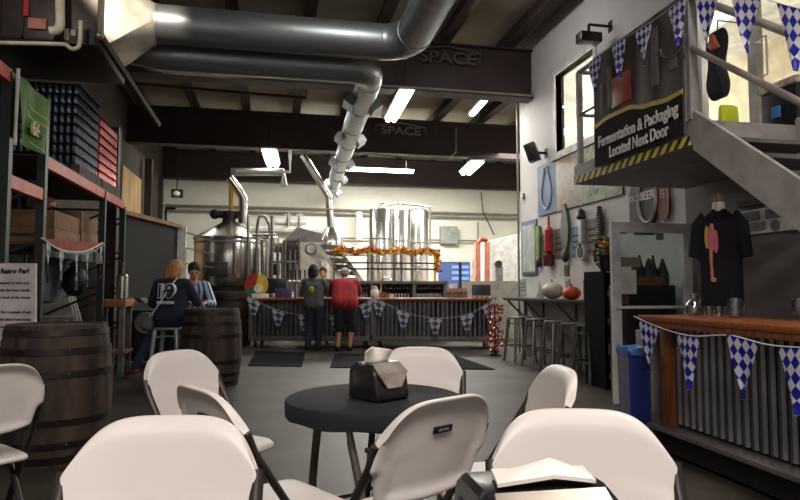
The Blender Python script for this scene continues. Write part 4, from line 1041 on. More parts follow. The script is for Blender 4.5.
t = lab('valve_cluster', 'steel valves standing on the white insulated pipe', 'valves', tuple(PY(296, 216, 20.5)))
for dx in (-.25, .12): MB().cyl((dx, 0, -.35), (dx, 0, .1), .05).b(dx-.12, dx+.12, -.04, .04, .0, .06).build('valve', M_steel2, t)
p = PY(449, 235, 20.8); tag(MB().b(p.x-.3, p.x+.3, 20.75, 20.99, p.z-.3, p.z+.3).build('electric_box', mat('box_grey', (150,156,150), .5)), 'square grey electrical box on the back wall', 'electrical box')
t = lab('wall_vent_fan', 'small white emergency light high on the dark left end of the back wall', 'light fixture', tuple(PY(177, 194, 19)))
MB().b(-.16, .16, -.05, .1, -.1, .14).build('fixture_body', M_dark, t)
MB().sph((0, -.08, 0), (.1, .05, .08)).build('lens', M_white, t); MB().bar((0, 0, .1), (0, 0, 1.1), .03).build('drop_rod', M_dark, t)
# blue lit opening
a, b_ = PY(438, 262, 20.95), PY(470, 282, 20.95)
wv_ = struct('window_2', MB().b(a.x-.1, b_.x+.1, 20.9, 20.98, a.z, a.z+.12).b(a.x-.1, a.x, 20.9, 20.98, b_.z-.5, a.z).b(b_.x, b_.x+.1, 20.9, 20.98, b_.z-.5, a.z), M_frame)
MB().b(a.x, b_.x, 20.94, 20.97, b_.z-.5, a.z).build('lit_pane', emis('blue_lit', (70,90,140), .35), wv_)
m = MB()
for k in range(3): m.b(a.x+.5, b_.x-.05, 20.925, 20.94, a.z-.62+.2*k, a.z-.52+.2*k)
m.build('blind_slat', emis('blue_lit2', (120,150,220), .6), wv_)
MB().b(b_.x-.42, b_.x-.32, 20.9, 20.93, b_.z-.5, a.z).build('mullion', M_dark, wv_)
# red hoses
t = lab('hose_pair', 'pair of red orange hanging strip doors joined at the top near the back wall', 'hoses', tuple(PY(480, 282, 16.5)))
o1 = Vector(t.location)
M_hose = mat('hose_orange', (206,134,112), .6)
for px in (477.5, 487): MB().bar(PY(px, 300, 16.5)-o1, PY(px, 242, 16.5)-o1, .14, .1).build('strip', M_hose, t)
MB().tube([PY(478, 243, 16.5)-o1, PY(481, 239, 16.5)-o1, PY(487, 240, 16.5)-o1], .06, 10).build('top_bend', mat('hose_red', (190,60,30), .5), t)
# white partition and panel
a, b_ = PY(463, 281, 14.6), PY(520, 281, 14.6)
tag(MB().b(a.x, b_.x+.8, 14.6, 14.68, 0, a.z).build('half_wall', mat('partition', (178,176,164), .7)), 'low pale partition behind the right end of the bar', 'partition')
p0, p1, p2 = PY(490, 241, 17), PY(522, 232, 17), PY(490, 284, 17)
t = lab('cold_room', 'bright white cold room wall with sloping top edge by the corner', 'cold room', (p0.x, 17, 0))
MB().prism([(0, 0), (0, p0.z), (p1.x-p0.x+.6, p1.z+.12), (p1.x-p0.x+.6, 0)], lambda a_, b2, q: (a_, q, b2), 0, .8).build('wall_panel', M_white, t)
q = PY(499, 268, 17)
MB().b(q.x-p0.x-.1, q.x-p0.x+.1, -.05, 0, q.z-.5, q.z+.05).build('lock_plate', M_steel2, t)
MB().cyl((PY(498,264,17).x-p0.x, -.08, PY(498,264,17).z), (PY(498,264,17).x-p0.x, 0, PY(498,264,17).z), .1).build('round_switch', M_dk2, t)
# ================================================================= LEFT: PALLET RACK
XK = -2.35
def RK(px, py, x=XK): return PX(px, py, x)
Yp = [RK(8, 100).y, RK(45, 100).y, RK(106, 100).y, 10.6]
zb1 = RK(75, 180).z; zbA = RK(104, 195).z+.0; zB = RK(45, 200).z
zTop = 4.2
t = thing('pallet_rack', 'tall warehouse rack with dark green uprights and orange beams on the left', 'rack', (XK, Yp[0], 0))
Y0 = Yp[0]
for y in Yp:
    for x in (0, -1.0):
        MB().b(x-.04, x+.04, y-Y0-.04, y-Y0+.04, 0, 3.2 if y < Yp[2] else 2.55).build('upright', M_darkgreen, t)
    m = MB(); zz = .2
    while zz < 2.3: m.bar((-1, y-Y0, zz), (0, y-Y0, zz+.45), .03); m.bar((0, y-Y0, zz+.5), (-1, y-Y0, zz+.5), .03); zz += .55
    m.build('lattice_brace', M_darkgreen, t)
def rbeam(ya, yb, z, m=M_orange, x=0): return MB().b(x-.03, x+.03, ya-Y0+.04, yb-Y0-.04, z-.12, z).build('beam', m, t)
zT = RK(15, 75).z
rbeam(3.4, Yp[0]+.04, zT); rbeam(3.4, Yp[0]+.04, zT, x=-1.0)
rbeam(Yp[0], Yp[1], RK(25, 186).z+.04); rbeam(Yp[1], Yp[2], zbA+.06); rbeam(Yp[2], Yp[3], zbA+.06); rbeam(Yp[1], Yp[2], zbA+.06, x=-1.0); rbeam(Yp[2], Yp[3], zbA+.06, x=-1.0)
zS = RK(75, 252, -2.6).z
rbeam(Yp[1], Yp[2], zS-.03, M_darkgreen); rbeam(Yp[1], Yp[2], zS-.03, M_darkgreen, -1.0)
MB().b(-1.0, 0.02, Yp[1]-Y0+.05, Yp[2]-Y0-.05, zS-.03, zS).build('shelf_board', mat('rack_deck', (90,76,64), .8), t)
zT2 = zbA+.06
MB().b(-1.0, .02, Yp[1]-Y0+.05, Yp[3]-Y0-.05, zT2, zT2+.02).build('shelf_board', M_dark, t)
# wooden pallets and can loads
def pallet(label, y0, y1, z):
    t = thing('wooden_pallet', label, 'pallet', (XK-.98, y0, z))
    m = MB()
    for k in range(7): m.b(0, 1.0, (y1-y0)*k/7+.01, (y1-y0)*(k+1)/7-.02, .1, .12)
    m.build('deck_boards', M_barrel, t)
    for x in (0, .45, .9): MB().b(x, x+.1, 0, y1-y0, 0, .1).build('runner', M_barrel, t)
yc0 = 8.2
pallet('dark pallet under the load of black cans on the rack', yc0, yc0+1.0, zT2+.02)
pallet('dark pallet under the load of red cans on the rack', yc0+1.06, yc0+2.1, zT2+.02)
zc0 = zT2+.14
ztop = RK(76, 89).z
def can_proto(nm, label, m, grp):
    o = MB().lathe([(.022, 0), (.033, .011), (.033, .101), (.026, .114), (.024, .116)], 10).build(nm, m); tag(o, label, 'can', grp); return o
M_canb = mat('can_dark', (52,62,76), .3, .6, c2=(40,44,52), scale=20); M_canr = mat('can_red', (190,64,62), .3, .4, c2=(150,50,50), scale=20)
def load(y0, nx, ny, nl, m, label, grp, nearface):
    pr = None; lh = .125; sp = .075
    for l in range(nl):
        cells = []
        if nearface: cells += [(i, 0) for i in range(nx)]
        cells += [(0, j) for j in range(1 if nearface else 0, ny)]
        if l == nl-1 and not nearface: pass
        for i, j in cells:
            loc = (XK-.02-.04-i*sp, y0+.04+j*sp, zc0+l*lh+.003)
            if pr is None: pr = can_proto('beverage_can', label, m, grp); o = pr
            else: o = pr.copy(); COL.objects.link(o)
            o.location = loc
    tt = thing('layer_sheets', 'thin dark divider sheets between the layers of '+('black' if nearface else 'red')+' cans', 'sheets', (XK-1.0, y0, zc0))
    mm = MB(); 
    for l in range(1, nl+1): mm.b(.0, .99, 0, ny*sp, l*lh-.002, l*lh+.0)
    mm.build('divider_sheet', M_dark, tt)
nl = 8
load(yc0, 13, 13, nl, M_canb, 'black beverage can stacked in the tall palletised load on the rack', 'black cans on the pallet', True)
load(yc0+1.07, 13, 13, nl-1, M_canr, 'red beverage can stacked in the palletised load beyond the black cans', 'red cans on the pallet', False)
# flag
q = [RK(19, 75, XK+.08), RK(50, 103, XK+.08), RK(48, 156, XK+.08), RK(16, 140, XK+.08)]
o0 = q[0].copy()
def fl(u, v, s=0):
    p = q[0].lerp(q[1], u).lerp(q[3].lerp(q[2], u), v)-o0
    return (p.x+.04*math.sin(u*9+v*2)*(.3+v)+s, p.y, p.z+.03*math.sin(u*6+1)*v)
t = thing('green_flag', 'green flag with pale markings hanging from the rack upright', 'flag', tuple(o0))
MB().slab(lambda u, v: fl(u, v), lambda u, v: fl(u, v, .003), 16, 10).build('cloth', mat('flag_green', (84,128,50), .7, c2=(60,100,40)), t)
MB().slab(lambda u, v: fl(.42+.2*u, .66+.02*u+.1*v, -.0), lambda u, v: fl(.42+.2*u, .66+.02*u+.1*v, .012), 5, 3).build('emblem_disc', mat('flag_dark', (50,70,34), .7), t)
c_ = Vector(fl(.5, .66, .03)); text('66', .19, 'lettering', mat('flag_cream', (230,220,170), .7), t, tuple(c_), (R(90), 0, R(90)), .012, bold=.004)
for (v0, u0, u1) in ((.28, .3, .85), (.42, .25, .8), (.86, .42, .7)):
    MB().slab(lambda u, v: fl(u0+(u1-u0)*u, v0+.1*u+.04*v, -.0), lambda u, v: fl(u0+(u1-u0)*u, v0+.1*u+.04*v, .008), 8, 2).build('pale_stripe', mat('flag_pale', (140,170,100), .7), t)
MB().cyl(q[3]-o0+Vector((0,-.02,-.05)), Vector((0,-.02,.05)), .015).build('pole', M_white, t)
# swag on the shelf and pennants
def RQ(px, py): return RK(px, py, XK+.05)
P = [RQ(41, 238), RQ(55, 248), RQ(70, 252), RQ(86, 251), RQ(102, 243)]
o0 = P[0].copy(); pc = bez(P, 5)
t = thing('red_swag', 'rust red cloth swag with white edge draped along the rack shelf', 'swag', tuple(o0))
m = MB(); n_ = len(pc); 
def sw(u, v, s):
    a = u*(n_-1); i = min(int(a), n_-2); p = pc[i].lerp(pc[i+1], a-i); tp = P[0].lerp(P[-1], u)+Vector((0, 0, .0)); p2 = tp.lerp(p, v)-o0; return (p2.x+s+.01*math.sin(u*20), p2.y, p2.z)
MB().slab(lambda u, v: sw(u, v, 0), lambda u, v: sw(u, v, .004), 16, 4).build('cloth', mat('rust_cloth', (150,62,50), .8), t)
MB().tube([p-o0+Vector((.008,0,0)) for p in pc], .012, 6).build('white_edge', M_string, t)
banner('pennant_bunting', 'pale blue pennants hanging below the red swag on the rack', [p+Vector((.04,0,-.02)) for p in P], (.08, .3, .55, .72, .92), .14, .42, M_loz2)
# boxes on the shelf
for (px0, px1, py0, x_, lab) in ((54, 80, 214, -2.5, 'big brown cardboard box at the left of the rack shelf'), (81, 98, 214, -2.5, 'brown cardboard box at the right of the rack shelf')):
    a, b_ = PX(px0, 250, x_), PX(px1, 250, x_); zt_ = PX((px0+px1)/2, py0, x_).z
    t = thing('cardboard_box', lab, 'box', (x_, a.y, zS)); MB().b(-.55, 0, 0, b_.y-a.y-.02, 0, (zt_-zS)*.52, .008).build('lower_carton', M_card, t); MB().b(-.54, -.01, .01, b_.y-a.y-.03, (zt_-zS)*.525, zt_-zS, .008).build('upper_carton', M_card, t)
    MB().b(-.3, -.24, -.003, b_.y-a.y-.015, zt_-zS, zt_-zS+.002).build('tape', mat('tape', (176,140,100), .4), t)
p = RK(75, 281, -2.5)
t = thing('black_sack', 'black round sack hanging below the pennants in the rack', 'bag', (p.x, p.y, 0))
MB().sph((0, 0, p.z), (.16, .17, .2)).build('sack_body', M_dark, t); MB().cyl((0, 0, p.z+.15), (0, 0, zS-.15), .015).build('cord', M_dark, t)
t = thing('grey_tote', 'large grey tote hung across the middle of the rack bay', 'tote', tuple(RK(62, 275, -2.7)))
MB().slab(lambda u, v: (0, -1.0+1.4*u, .25-.5*v-.12*math.sin(PI*u)*v), lambda u, v: (-.1, -1.0+1.4*u, .25-.5*v-.12*math.sin(PI*u)*v), 8, 4).build('tote_body', mat('tote_grey', (104,104,108), .8), t, sub=1)
MB().bar((-.05, -1.05, .27), (-.05, .5, .27), .03).build('rod', M_dark, t)
# lower left clutter
t = thing('leaning_boards', 'white printed boards leaning back between barrel and workbench', 'boards', tuple(PZ(82, 372, 0)))
for k in range(3):
    M = Matrix.Translation((.03*k, .04*k, 0)) @ Matrix.Rotation(R(-16), 4, 'Y')
    MB().b(-.30, .1, 0, .03, .0, 1.12+.02*k, M=M).build('board', M_white, t)
t = stool('metal_stool', 'low grey metal stool behind the big barrel on the left', tuple(CAM((60-400)*6.9/F, 6.9)), .3, .95, M_iron); del t['group']
bx0, bx1 = PY(90, 300, 9.6), PY(126, 300, 9.6)
t = thing('workbench', 'orange topped wooden workbench beyond the rack on the left', 'bench', (bx0.x, 9.6, 0))
wb = bx1.x-bx0.x
MB().b(0, wb, 0, .6, .98, 1.08, .004).build('bench_top', mat('bench_wood', (150,96,52), .6), t)
for x in (.04, wb-.1):
    for y in (.03, .5): MB().b(x, x+.07, y, y+.07, 0, .98).build('leg', M_iron, t)
MB().b(0, wb, .05, .55, .3, .34).build('lower_shelf', M_card, t)
p = PY(121.5, 290, 9.8)
t = thing('steel_cylinder', 'polished steel cylinder with a top valve standing on the workbench', 'cylinder', (p.x, 9.85, 1.08))
zt_ = PY(121, 274, 9.8).z-1.08
MB().lathe([(.07, 0), (.085, .02), (.085, zt_-.03), (.06, zt_)], 20).build('shell', M_steel, t); MB().cyl((0,0,zt_), (0,0,zt_+.14), .02).sph((0,0,zt_+.14), .03).build('valve', M_iron, t)
p = PZ(120, 352, 0)
t = thing('low_stand', 'low dark wooden stand holding a white roll', 'stand', (p.x, p.y, 0))
MB().b(-.22, .18, -.12, .12, .38, .44).build('stand_top', M_iron, t); MB().b(-.06, .06, -.06, .06, 0, .38).build('post', M_barrel, t)
t2 = MB().cyl((-.2, -.02, .0), (.22, .04, .0), .07, n=16).build('paper_roll', M_white); t2.location = (p.x, p.y, .51); tag(t2, 'white paper roll lying on the low stand', 'roll')
# cart with reel and hazard rail
p = PY(146, 323, 10.4)
t = thing('hose_reel_cart', 'black cart with a round hose reel behind the seated pair', 'cart', (p.x, 10.4, 0))
MB().b(-.3, .5, .1, .8, .1, .9, .02).build('cart_body', M_dark, t)
m = MB().lathe([(.1, -.02), (.16, -.03), (.17, 0), (.16, .03), (.1, .02)], 24, M=Matrix.Translation((0, -.02, p.z)) @ Matrix.Rotation(R(90), 4, 'X')); m.build('reel_rim', M_iron, t)
MB().cyl((0, -.06, p.z), (0, .1, p.z), .06, n=16).build('reel_hub', M_steel2, t)
for x in (-.2, .4): MB().cyl((x-.03, .4, .1), (x+.03, .4, .1), .1).build('wheel', M_black, t)
a, b_ = PY(124, 301, 10.6), PY(158, 300, 10.6)
t = thing('striped_barrier', 'low black and white striped barrier rail behind the seated woman', 'barrier', (a.x, 10.25, 0))
MB().b(0, b_.x-a.x+.5, 0, .04, 1.02, 1.1).build('striped_rail', stripes('bw', (200,190,170), (30,26,26), (1,0,1), 5), t); 
for x in (.02, b_.x-a.x+.4): MB().b(x, x+.05, 0, .05, 0, 1.02).build('post', M_dark, t)
# booth wall at the left
a, b_ = PY(118, 213, 11.8), PY(179, 228, 14.6)
t = thing('dark_booth', 'dark walk in booth with a pale timber top edge and end panel at left', 'booth', (a.x, a.y, 0))
d_ = b_-a
MB().prism([(0, 0), (0, a.z), (1, b_.z), (1, 0)], lambda u, z, q: (d_.x*u+q, d_.y*u, z), -.1, 0).build('wall_panel', mat('booth_dark', (20,16,14), .85), t)
MB().bar((0, 0, a.z+.03), (d_.x, d_.y, b_.z+.03), .16, .08).build('timber_edge', M_card, t)
MB().b(d_.x-.02, d_.x+.16, d_.y-.08, d_.y+.1, 0, b_.z+.03).build('end_panel', M_white, t)
MB().tube(bez([(d_.x-.25, d_.y-.2, b_.z-.3), (d_.x-.25, d_.y-.2, b_.z+.35), (d_.x-.2, d_.y-.2, b_.z+.42), (d_.x-.05, d_.y-.2, b_.z+.42)], 4), .03, 8).build('bent_pipe', M_dark, t)
for k in range(3): MB().bar((d_.x+.16, d_.y, b_.z-.1-.35*k), (d_.x+.75, d_.y, b_.z-.28-.3*k), .03).build('arm_bracket', M_steel2, t)
for (z0, z1, lab) in ((2.45, 4.1, 'upper tan plywood panel on the dark left wall'), (.8, 2.3, 'lower tan plywood panel on the dark left wall')):
    a, b_ = PX(121, 200, -3.42), PX(140, 200, -3.42)
    tag(MB().b(-3.445, -3.4, a.y, b_.y, z0, z1).build('plywood_panel', M_ply), lab, 'panel')
for (px, y, z1, m_) in ((118, 11.2, 2.0, M_ply), (111, 10.9, 3.9, M_rafter), (147, 17.5, 4.7, M_rafter), (158, 20.2, 4.7, M_rafter)):
    p = PY(px, 250, y); tag(MB().b(p.x-.09, p.x+.09, y-.09, y+.09, 0, z1).build('column', m_), {118:'pale timber post at the near end of the booth', 111:'dark steel column at the far end of the pallet rack', 147:'dark steel column behind the booth', 158:'dark steel column at the left end of the back wall'}[px], 'column')
# ================================================================= BARRELS
def barrel(label, c, rz=0):
    t = thing('oak_barrel', label, 'barrel', c, rz, 'upright oak barrels')
    h = .985; r0, r1 = .335, .385
    prof = [(r0+(r1-r0)*(1-((z/h)*2-1)**2), z) for z in [h*k/14 for k in range(15)]]
    m = MB(); rings = []
    for r_, z in prof:
        rg = []
        for i in range(96):
            a = 2*PI*i/96; q = r_-(.006 if i % 4 == 0 else 0); rg.append(m.bm.verts.new((q*math.cos(a), q*math.sin(a), z)))
        rings.append(rg)
    for k in (0,): rings[0:0] = []
    last = rings[-1]; inner = [m.bm.verts.new((v.co.x*.92, v.co.y*.92, h)) for v in last]; inn2 = [m.bm.verts.new((v.co.x*.92, v.co.y*.92, h-.03)) for v in last]
    rings += [inner, inn2]; m.skin(rings); m.build('staves', M_barrel, t, ang=25)
    MB().cyl((0, 0, h-.035), (0, 0, h-.012), r0*.9, n=48).build('head', M_barrel, t)
    for z in (.03, .13, .29, .62, .78, .91):
        q = lambda z_: r0+(r1-r0)*(1-((z_/h)*2-1)**2)
        MB().lathe([(q(z)-.002, z), (q(z)+.006, z), (q(z+.045)+.006, z+.045), (q(z+.045)-.002, z+.045)], 64, cap=False).build('hoop', M_hoop, t)
    for z in (.15, .64, .80): 
        r_ = r0+(r1-r0)*(1-((z/h)*2-1)**2)+.008
        MB().sph((0, -r_, z+.01), .008, 8, 6).build('rivet', M_steel2, t)
    return t
c = CAM((60-400)*4.68/620, 4.68)
b1 = barrel('large oak barrel standing upright beside the printed board, nearest the viewer', tuple(c), .5)
c = CAM((213-400)*8.15/620, 8.15)
dup(b1, tuple(c), .3, 'oak barrel used as a table by the two seated people')
# printed board
c0 = CAM((33-400)*5.15/620, 5.15)
t = thing('printed_board', 'white printed information board standing left of the large barrel', 'sign', tuple(c0), -TH-R(4))
Mt = Matrix.Rotation(R(-6), 4, 'X')
Wd = .75; Hb = 1.47
out = [(-Wd, 0), (0, 0), (-.13, Hb), (-Wd+.13, Hb)]
MB().prism([(-Wd-.02, 0), (.07, 0), (-.085, Hb), (-Wd+.1, Hb)], lambda a, b, q: Mt @ Vector((a, q, b)), 0, .02).build('board', mat('board_white', (214,208,212), .5), t)
RB = (R(84), 0, 0)
def bt(s, sz, x, z, al='RIGHT', b=0): 
    p = Mt @ Vector((x, -.004, z)); return text(s, sz, 'lettering', M_black, t, tuple(p), RB, .002, al, bold=b)
bt('Brand Raiser Bar!', .058, -.13, Hb-.07, b=.002)
lines = ['we are pleased to have you', 'visit and taste the beers made', 'here in the back of the house', '', 'please ask for a sample of any', 'of the beers listed here today', 'each one is made by hand', '', 'all the glasses are for sale', 'at the bar near the doors', 'and so are the caps']
for i, s_ in enumerate(lines):
    if s_: bt(s_, .034, -.12+.011*i*1.0, Hb-.17-.062*i)
bt('What is in', .07, .0-.04, .62, b=.002); bt('the Bar?', .07, .0-.03, .54, b=.002)
for i, s_ in enumerate(lines[:6]):
    if s_: bt(s_, .034, -.02, .45-.062*i)
MB().prism([(-Wd+.2, .05), (-.15, .05), (-.2, Hb-.15), (-Wd+.25, Hb-.15)], lambda a, b, q: (a, .38*(1-b/Hb)+.02+.12+q, b) if False else (a, .45-.3*(b/Hb)+q, max(0, b-.05)), 0, .02).build('rear_leg', M_dark, t)
# ================================================================= FOLDING CHAIRS
def make_chair(label):
    t = thing('folding_chair', label, 'chair', (0,0,0), 0, 'white folding chairs')
    zb, zt_ = .585, .915
    def bk(u, v, back):
        s = u*2-1
        q = min(1, max(0, (v-.42)/.09)); q = q*q*(3-2*q)
        hw = .205+.018*min(1, v/.4)+.026*q
        top = zt_-.115*abs(s)**4.2; bot = zb+.025*abs(s)**3
        z = bot+(top-bot)*v
        x = s*hw*(1-.08*max(0, (v-.8)/.2)**2*abs(s)**2)
        y = -.205-(z-zb)*.27-.026*(1-s*s)+.008
        edge = max(abs(s), 2*abs(v-.5))
        y -= .018*max(0, (v-.85)/.15)**2
        if back: y -= .032 if edge > .86 else (.022 if edge > .72 else .018)
        return (x, y, z)
    MB().slab(lambda u, v: bk(u, v, 0), lambda u, v: bk(u, v, 1), 20, 18).build('backrest', M_chair, t, sub=2)
    # label plate in a recessed pad on the rear face
    yb = bk(.5, .7, 1)[1]; zl_ = zb+.225
    MB().b(-.04, .04, -.004, .004, -.011, .011, .003, M=Matrix.Translation((0, yb-.004, zl_)) @ Matrix.Rotation(R(15), 4, 'X')).build('label_plate', M_black, t)
    text('LIFETIME', .012, 'label_lettering', mat('plate_grey', (150,146,140), .5), t, (0, yb-.0095, zl_), (R(105-30+0), 0, 0), .0006)
    def st_(u, v, back):
        s = u*2-1; w = v*2-1
        hw = .215*(1-.05*w)
        x = s*hw*(1-.06*abs(w)**4); y = w*.215*(1-.05*abs(s)**4)+.0
        z = .468-.010*(1-s*s)*(1-w*w)-.022*max(0, (w-.7)/.3)**2
        if back: z -= .03
        return (x, y, z)
    MB().slab(lambda u, v: st_(u, v, 0), lambda u, v: st_(u, v, 1), 12, 12).build('seat', M_chair, t, sub=2)
    for s in (-1, 1):
        MB().tube([(s*.240, -.272, .79), (s*.240, -.243, .72), (s*.240, .24, .0)], .0175, 12, flat=.75).build('frame_tube', M_tube, t)
        MB().tube([(s*.222, .12, .43), (s*.222, -.29, .0)], .0145, 12, flat=.75).build('rear_leg', M_tube, t)
        MB().cyl((s*.232, -.02, .41), (s*.268, -.02, .41), .014, n=10).build('pivot_bolt', M_steel2, t)
    MB().tube([(-.24, .165, .12), (.24, .165, .12)], .011, 10).build('front_crossbar', M_tube, t)
    MB().tube([(-.222, -.195, .10), (.222, -.195, .10)], .011, 10).build('rear_crossbar', M_tube, t)
    MB().tube([(-.22, .10, .425), (.22, .10, .425)], .011, 10).tube([(-.24, -.06, .425), (.24, -.06, .425)], .011, 10).build('seat_frame', M_tube, t)
    return t
YBT = -.32
def chair_xf(px, D, dr, df):
    r_ = (px-400)*D/F; w = CAM(dr, df); rz = math.atan2(-w.x, w.y); b = CAM(r_, D)
    o = Vector((-math.sin(rz)*YBT, math.cos(rz)*YBT, 0)); return (b.x-o.x, b.y-o.y, 0), rz
CH = [
 (172, 1.64, .05, -1, 'white folding chair facing the viewer at the bottom left of the photo'),
 (575, 1.73, -.06, -1, 'white folding chair facing the viewer behind the near napkin dispenser'),
 (445, 1.96, -.66, .75, 'white folding chair seen from behind with a black label, drawn up to the round table'),
 (203, 2.15, .74, .66, 'white folding chair seen from behind left of the round table, black label on its back'),
 (420, 3.55, -.10, -1, 'white folding chair on the far side of the round table behind the napkin dispenser'),
 (558, 2.68, -.995, -.08, 'white folding chair turned sideways at the right of the round table'),
 (179, 3.36, .92, -.5, 'white folding chair facing the viewer in front of the second barrel'),
 (-6, 2.75, -.74, .62, 'white folding chair cut off by the left edge beside the large barrel'),
]
ch0 = make_chair(CH[0][4])
for i, (px, D, dr, df, lb) in enumerate(CH):
    loc, rz = chair_xf(px, D, dr, df)
    if i == 0: ch0.location = loc; ch0.rotation_euler = (0, 0, rz)
    else: dup(ch0, loc, rz, lb)
# ================================================================= TABLES
M_tleg = mat('table_leg_bronze', (112,102,92), .35, .4)
def table(label, c, rr, rz=0):
    t = thing('round_table', label, 'table', c, rz)
    MB().lathe([(rr-.02, .70), (rr, .705), (rr, .72), (rr-.01, .735)], 64).build('tabletop', M_white, t)
    for s in (-1, 1):
        y0 = s*.16
        a = [( -.22, y0, .70), (-.17, y0+s*.10, .22)]
        for q in (-1, 1): MB().tube([(q*.22, y0*.9, .70), (q*.17, y0+s*.22, .012)], .015, 12).build('leg', M_tleg, t)
        MB().tube(bez([(-.21, y0*.95, .6), (-.185, y0+s*.1, .30), (-.13, y0+s*.135, .22), (.13, y0+s*.135, .22), (.185, y0+s*.1, .30), (.21, y0*.95, .6)], 5), .011, 10).build('leg_brace', M_tleg, t)
        MB().tube([(-.17, y0+s*.22, .014), (.17, y0+s*.22, .014)], .014, 10).build('foot_bar', M_tleg, t)
    MB().b(-.24, .24, -.16, .16, .68, .70).build('mount_plate', M_tleg, t)
    return t
RT_ = .405
ct = CAM((375-400)*2.92/F, 2.92)
table('round folding table in the middle under a fitted black cover', tuple(ct), RT_-.008, .35)
def cover(label, c, rr):
    m = MB(); rings = []
    for k, (r_, z) in enumerate([(rr-.03, .675), (rr-.002, .672), (rr+.004, .68), (rr+.006, .73), (rr+.002, .742), (rr-.012, .7475), (rr*.5, .747), (.02, .747)]):
        rings.append([m.bm.verts.new((r_*math.cos(a), r_*math.sin(a), z+(.004*math.sin(a*9) if k < 3 else 0))) for a in [2*PI*i/96 for i in range(96)]])
    m.skin(rings, cap=False); m.bm.faces.new(rings[-1])
    o = m.build('table_cover', M_cloth, None, loc=c, ang=50); md = o.modifiers.new('solid', 'SOLIDIFY'); md.thickness = .002; md.offset = 1
    tag(o, label, 'table cover'); return o
cover('black fitted cloth cover stretched over the middle round table', tuple(ct), RT_)
cn = CAM(.12, 1.03)
table('near round table in front of the viewer under a black cover, below the photo edge', tuple(cn), RT_-.008, .1)['label'] = 'near round table carrying the large napkin dispenser'
cover('black fitted cover on the near table under the large napkin dispenser', tuple(cn), RT_)
# napkin dispensers
def dispenser(label, c, rz):
    t = thing('napkin_dispenser', label, 'napkin dispenser', c, rz)
    w, d, h = .19, .205, .165
    # housing: local -Y is the front with the clear sloped window
    prof = [(-d/2, 0), (-d/2-.004, .02), (-d/2+.012, h-.05), (-d/2+.045, h-.008), (-d/2+.075, h), (d/2-.05, h), (d/2-.018, h-.012), (d/2, h-.04), (d/2+.004, .02), (d/2, 0)]
    m = MB(); m.prism(prof, lambda a, b, q: (q, a, b), -w/2, w/2); m.build('housing', mat('dispenser_black', (30,29,33), .25), t).modifiers.new('bv', 'BEVEL').width = .008
    for s in (-1, 1):
        m = MB(); m.b(s*w/2-.003, s*w/2+.003, -d/2+.035, d/2-.035, .03, h-.035, .0025); m.build('side_recess', M_black, t)
    m = MB()
    fp = [(-.078, h-.005, -d/2+.062), (.078, h-.005, -d/2+.062), (.085, h-.045, -d/2+.008), (.04, .055, -d/2-.004), (-.04, .055, -d/2-.004), (-.085, h-.045, -d/2+.008)]
    vs = [m.bm.verts.new((x, y-.002, z+.002)) for x, z, y in fp]; vb = [m.bm.verts.new((x, y-.008, z+.006)) for x, z, y in fp]
    f1 = [(0,1,2,5), (5,2,3,4)]
    for f in f1: m.bm.faces.new([vs[i] for i in f][::-1]); m.bm.faces.new([vb[i] for i in f])
    for i, j in ((0,1),(1,2),(2,3),(3,4),(4,5),(5,0)): m.bm.faces.new((vs[i], vs[j], vb[j], vb[i]))
    m.build('front_window', mat('window_napkins', (146,136,124), .25, .3, c2=(182,174,162), scale=9, stretch=(1,1,2)), t)
    MB().b(-w/2+.02, w/2-.02, -d/2-.01, -d/2, .012, .035, .004).build('front_lip', M_black, t)
    # napkin sticking up
    def nk(u, v, s):
        x = (u-.5)*(.15+.03*v); y = -.01+(v-.5)*.035+.014*math.sin(u*7)+s; z = h-.012+.075*math.sin(PI*min(1, v*.5+.0))*(1+.12*math.sin(u*9))-.0
        return (x, y-.02*v, z)
    return t, nk, h
t, nk, h = dispenser('black napkin dispenser with a napkin standing up, in the middle of the round table', (ct.x, ct.y, .75), 0)
cd = CAM((379-400)*2.86/F, 2.86); t.location = (cd.x, cd.y, .7495); t.rotation_euler = (0, 0, R(42)-TH)
def tuft(c, w, hh, d0, rz, label, lean=0):
    m = MB()
    def f_(u, v, s): 
        fold = math.sin(u*8+.6); 
        return ((u-.5)*w*(1+.14*v), s+d0*(v-.2)*(.55+.45*fold)+lean*v, hh*v**.8*(1+.10*math.sin(u*5+.4))*(1-.25*abs(u*2-1)**4))
    m.slab(lambda u, v: f_(u, v, 0), lambda u, v: f_(u, v, .012+0*u), 18, 8)
    o = m.build('paper_napkin', M_paper, None, loc=c, rot=(0,0,rz), ang=60, sub=1); tag(o, label, 'napkin'); return o
tuft((cd.x, cd.y, .7495+h+.001), .14, .062, -.06, R(42)-TH, 'white paper napkin standing up out of the dispenser on the round table', lean=.035)
t, nk, h = dispenser('large black napkin dispenser with clear front at the bottom edge of the photo', (0,0,0), 0)
cd = CAM((534-400)*1.0/F, 1.0); t.location = (cd.x, cd.y, .7495); t.rotation_euler = (0, 0, -TH+R(10)); t.scale = (1.12, 1.12, 1.20)
m = MB()
def fold(u, v, s):
    x = (u-.5)*.155; tri = 1-abs(u-.58)/.58 if u < .58 else 1-(u-.58)/.42
    return (x+.012*v, -.045+.075*v, .002+s+(.026*tri)*math.sin(PI*min(1, .12+v*.9)))
m.slab(lambda u, v: fold(u, v, 0), lambda u, v: fold(u, v, .006), 14, 8)
o = m.build('paper_napkin', M_paper, None, loc=(cd.x, cd.y, .7495+h*1.2+.003), rot=(0,0,-TH+R(8)), ang=50); tag(o, 'white folded paper napkin lying on top of the near dispenser', 'napkin')
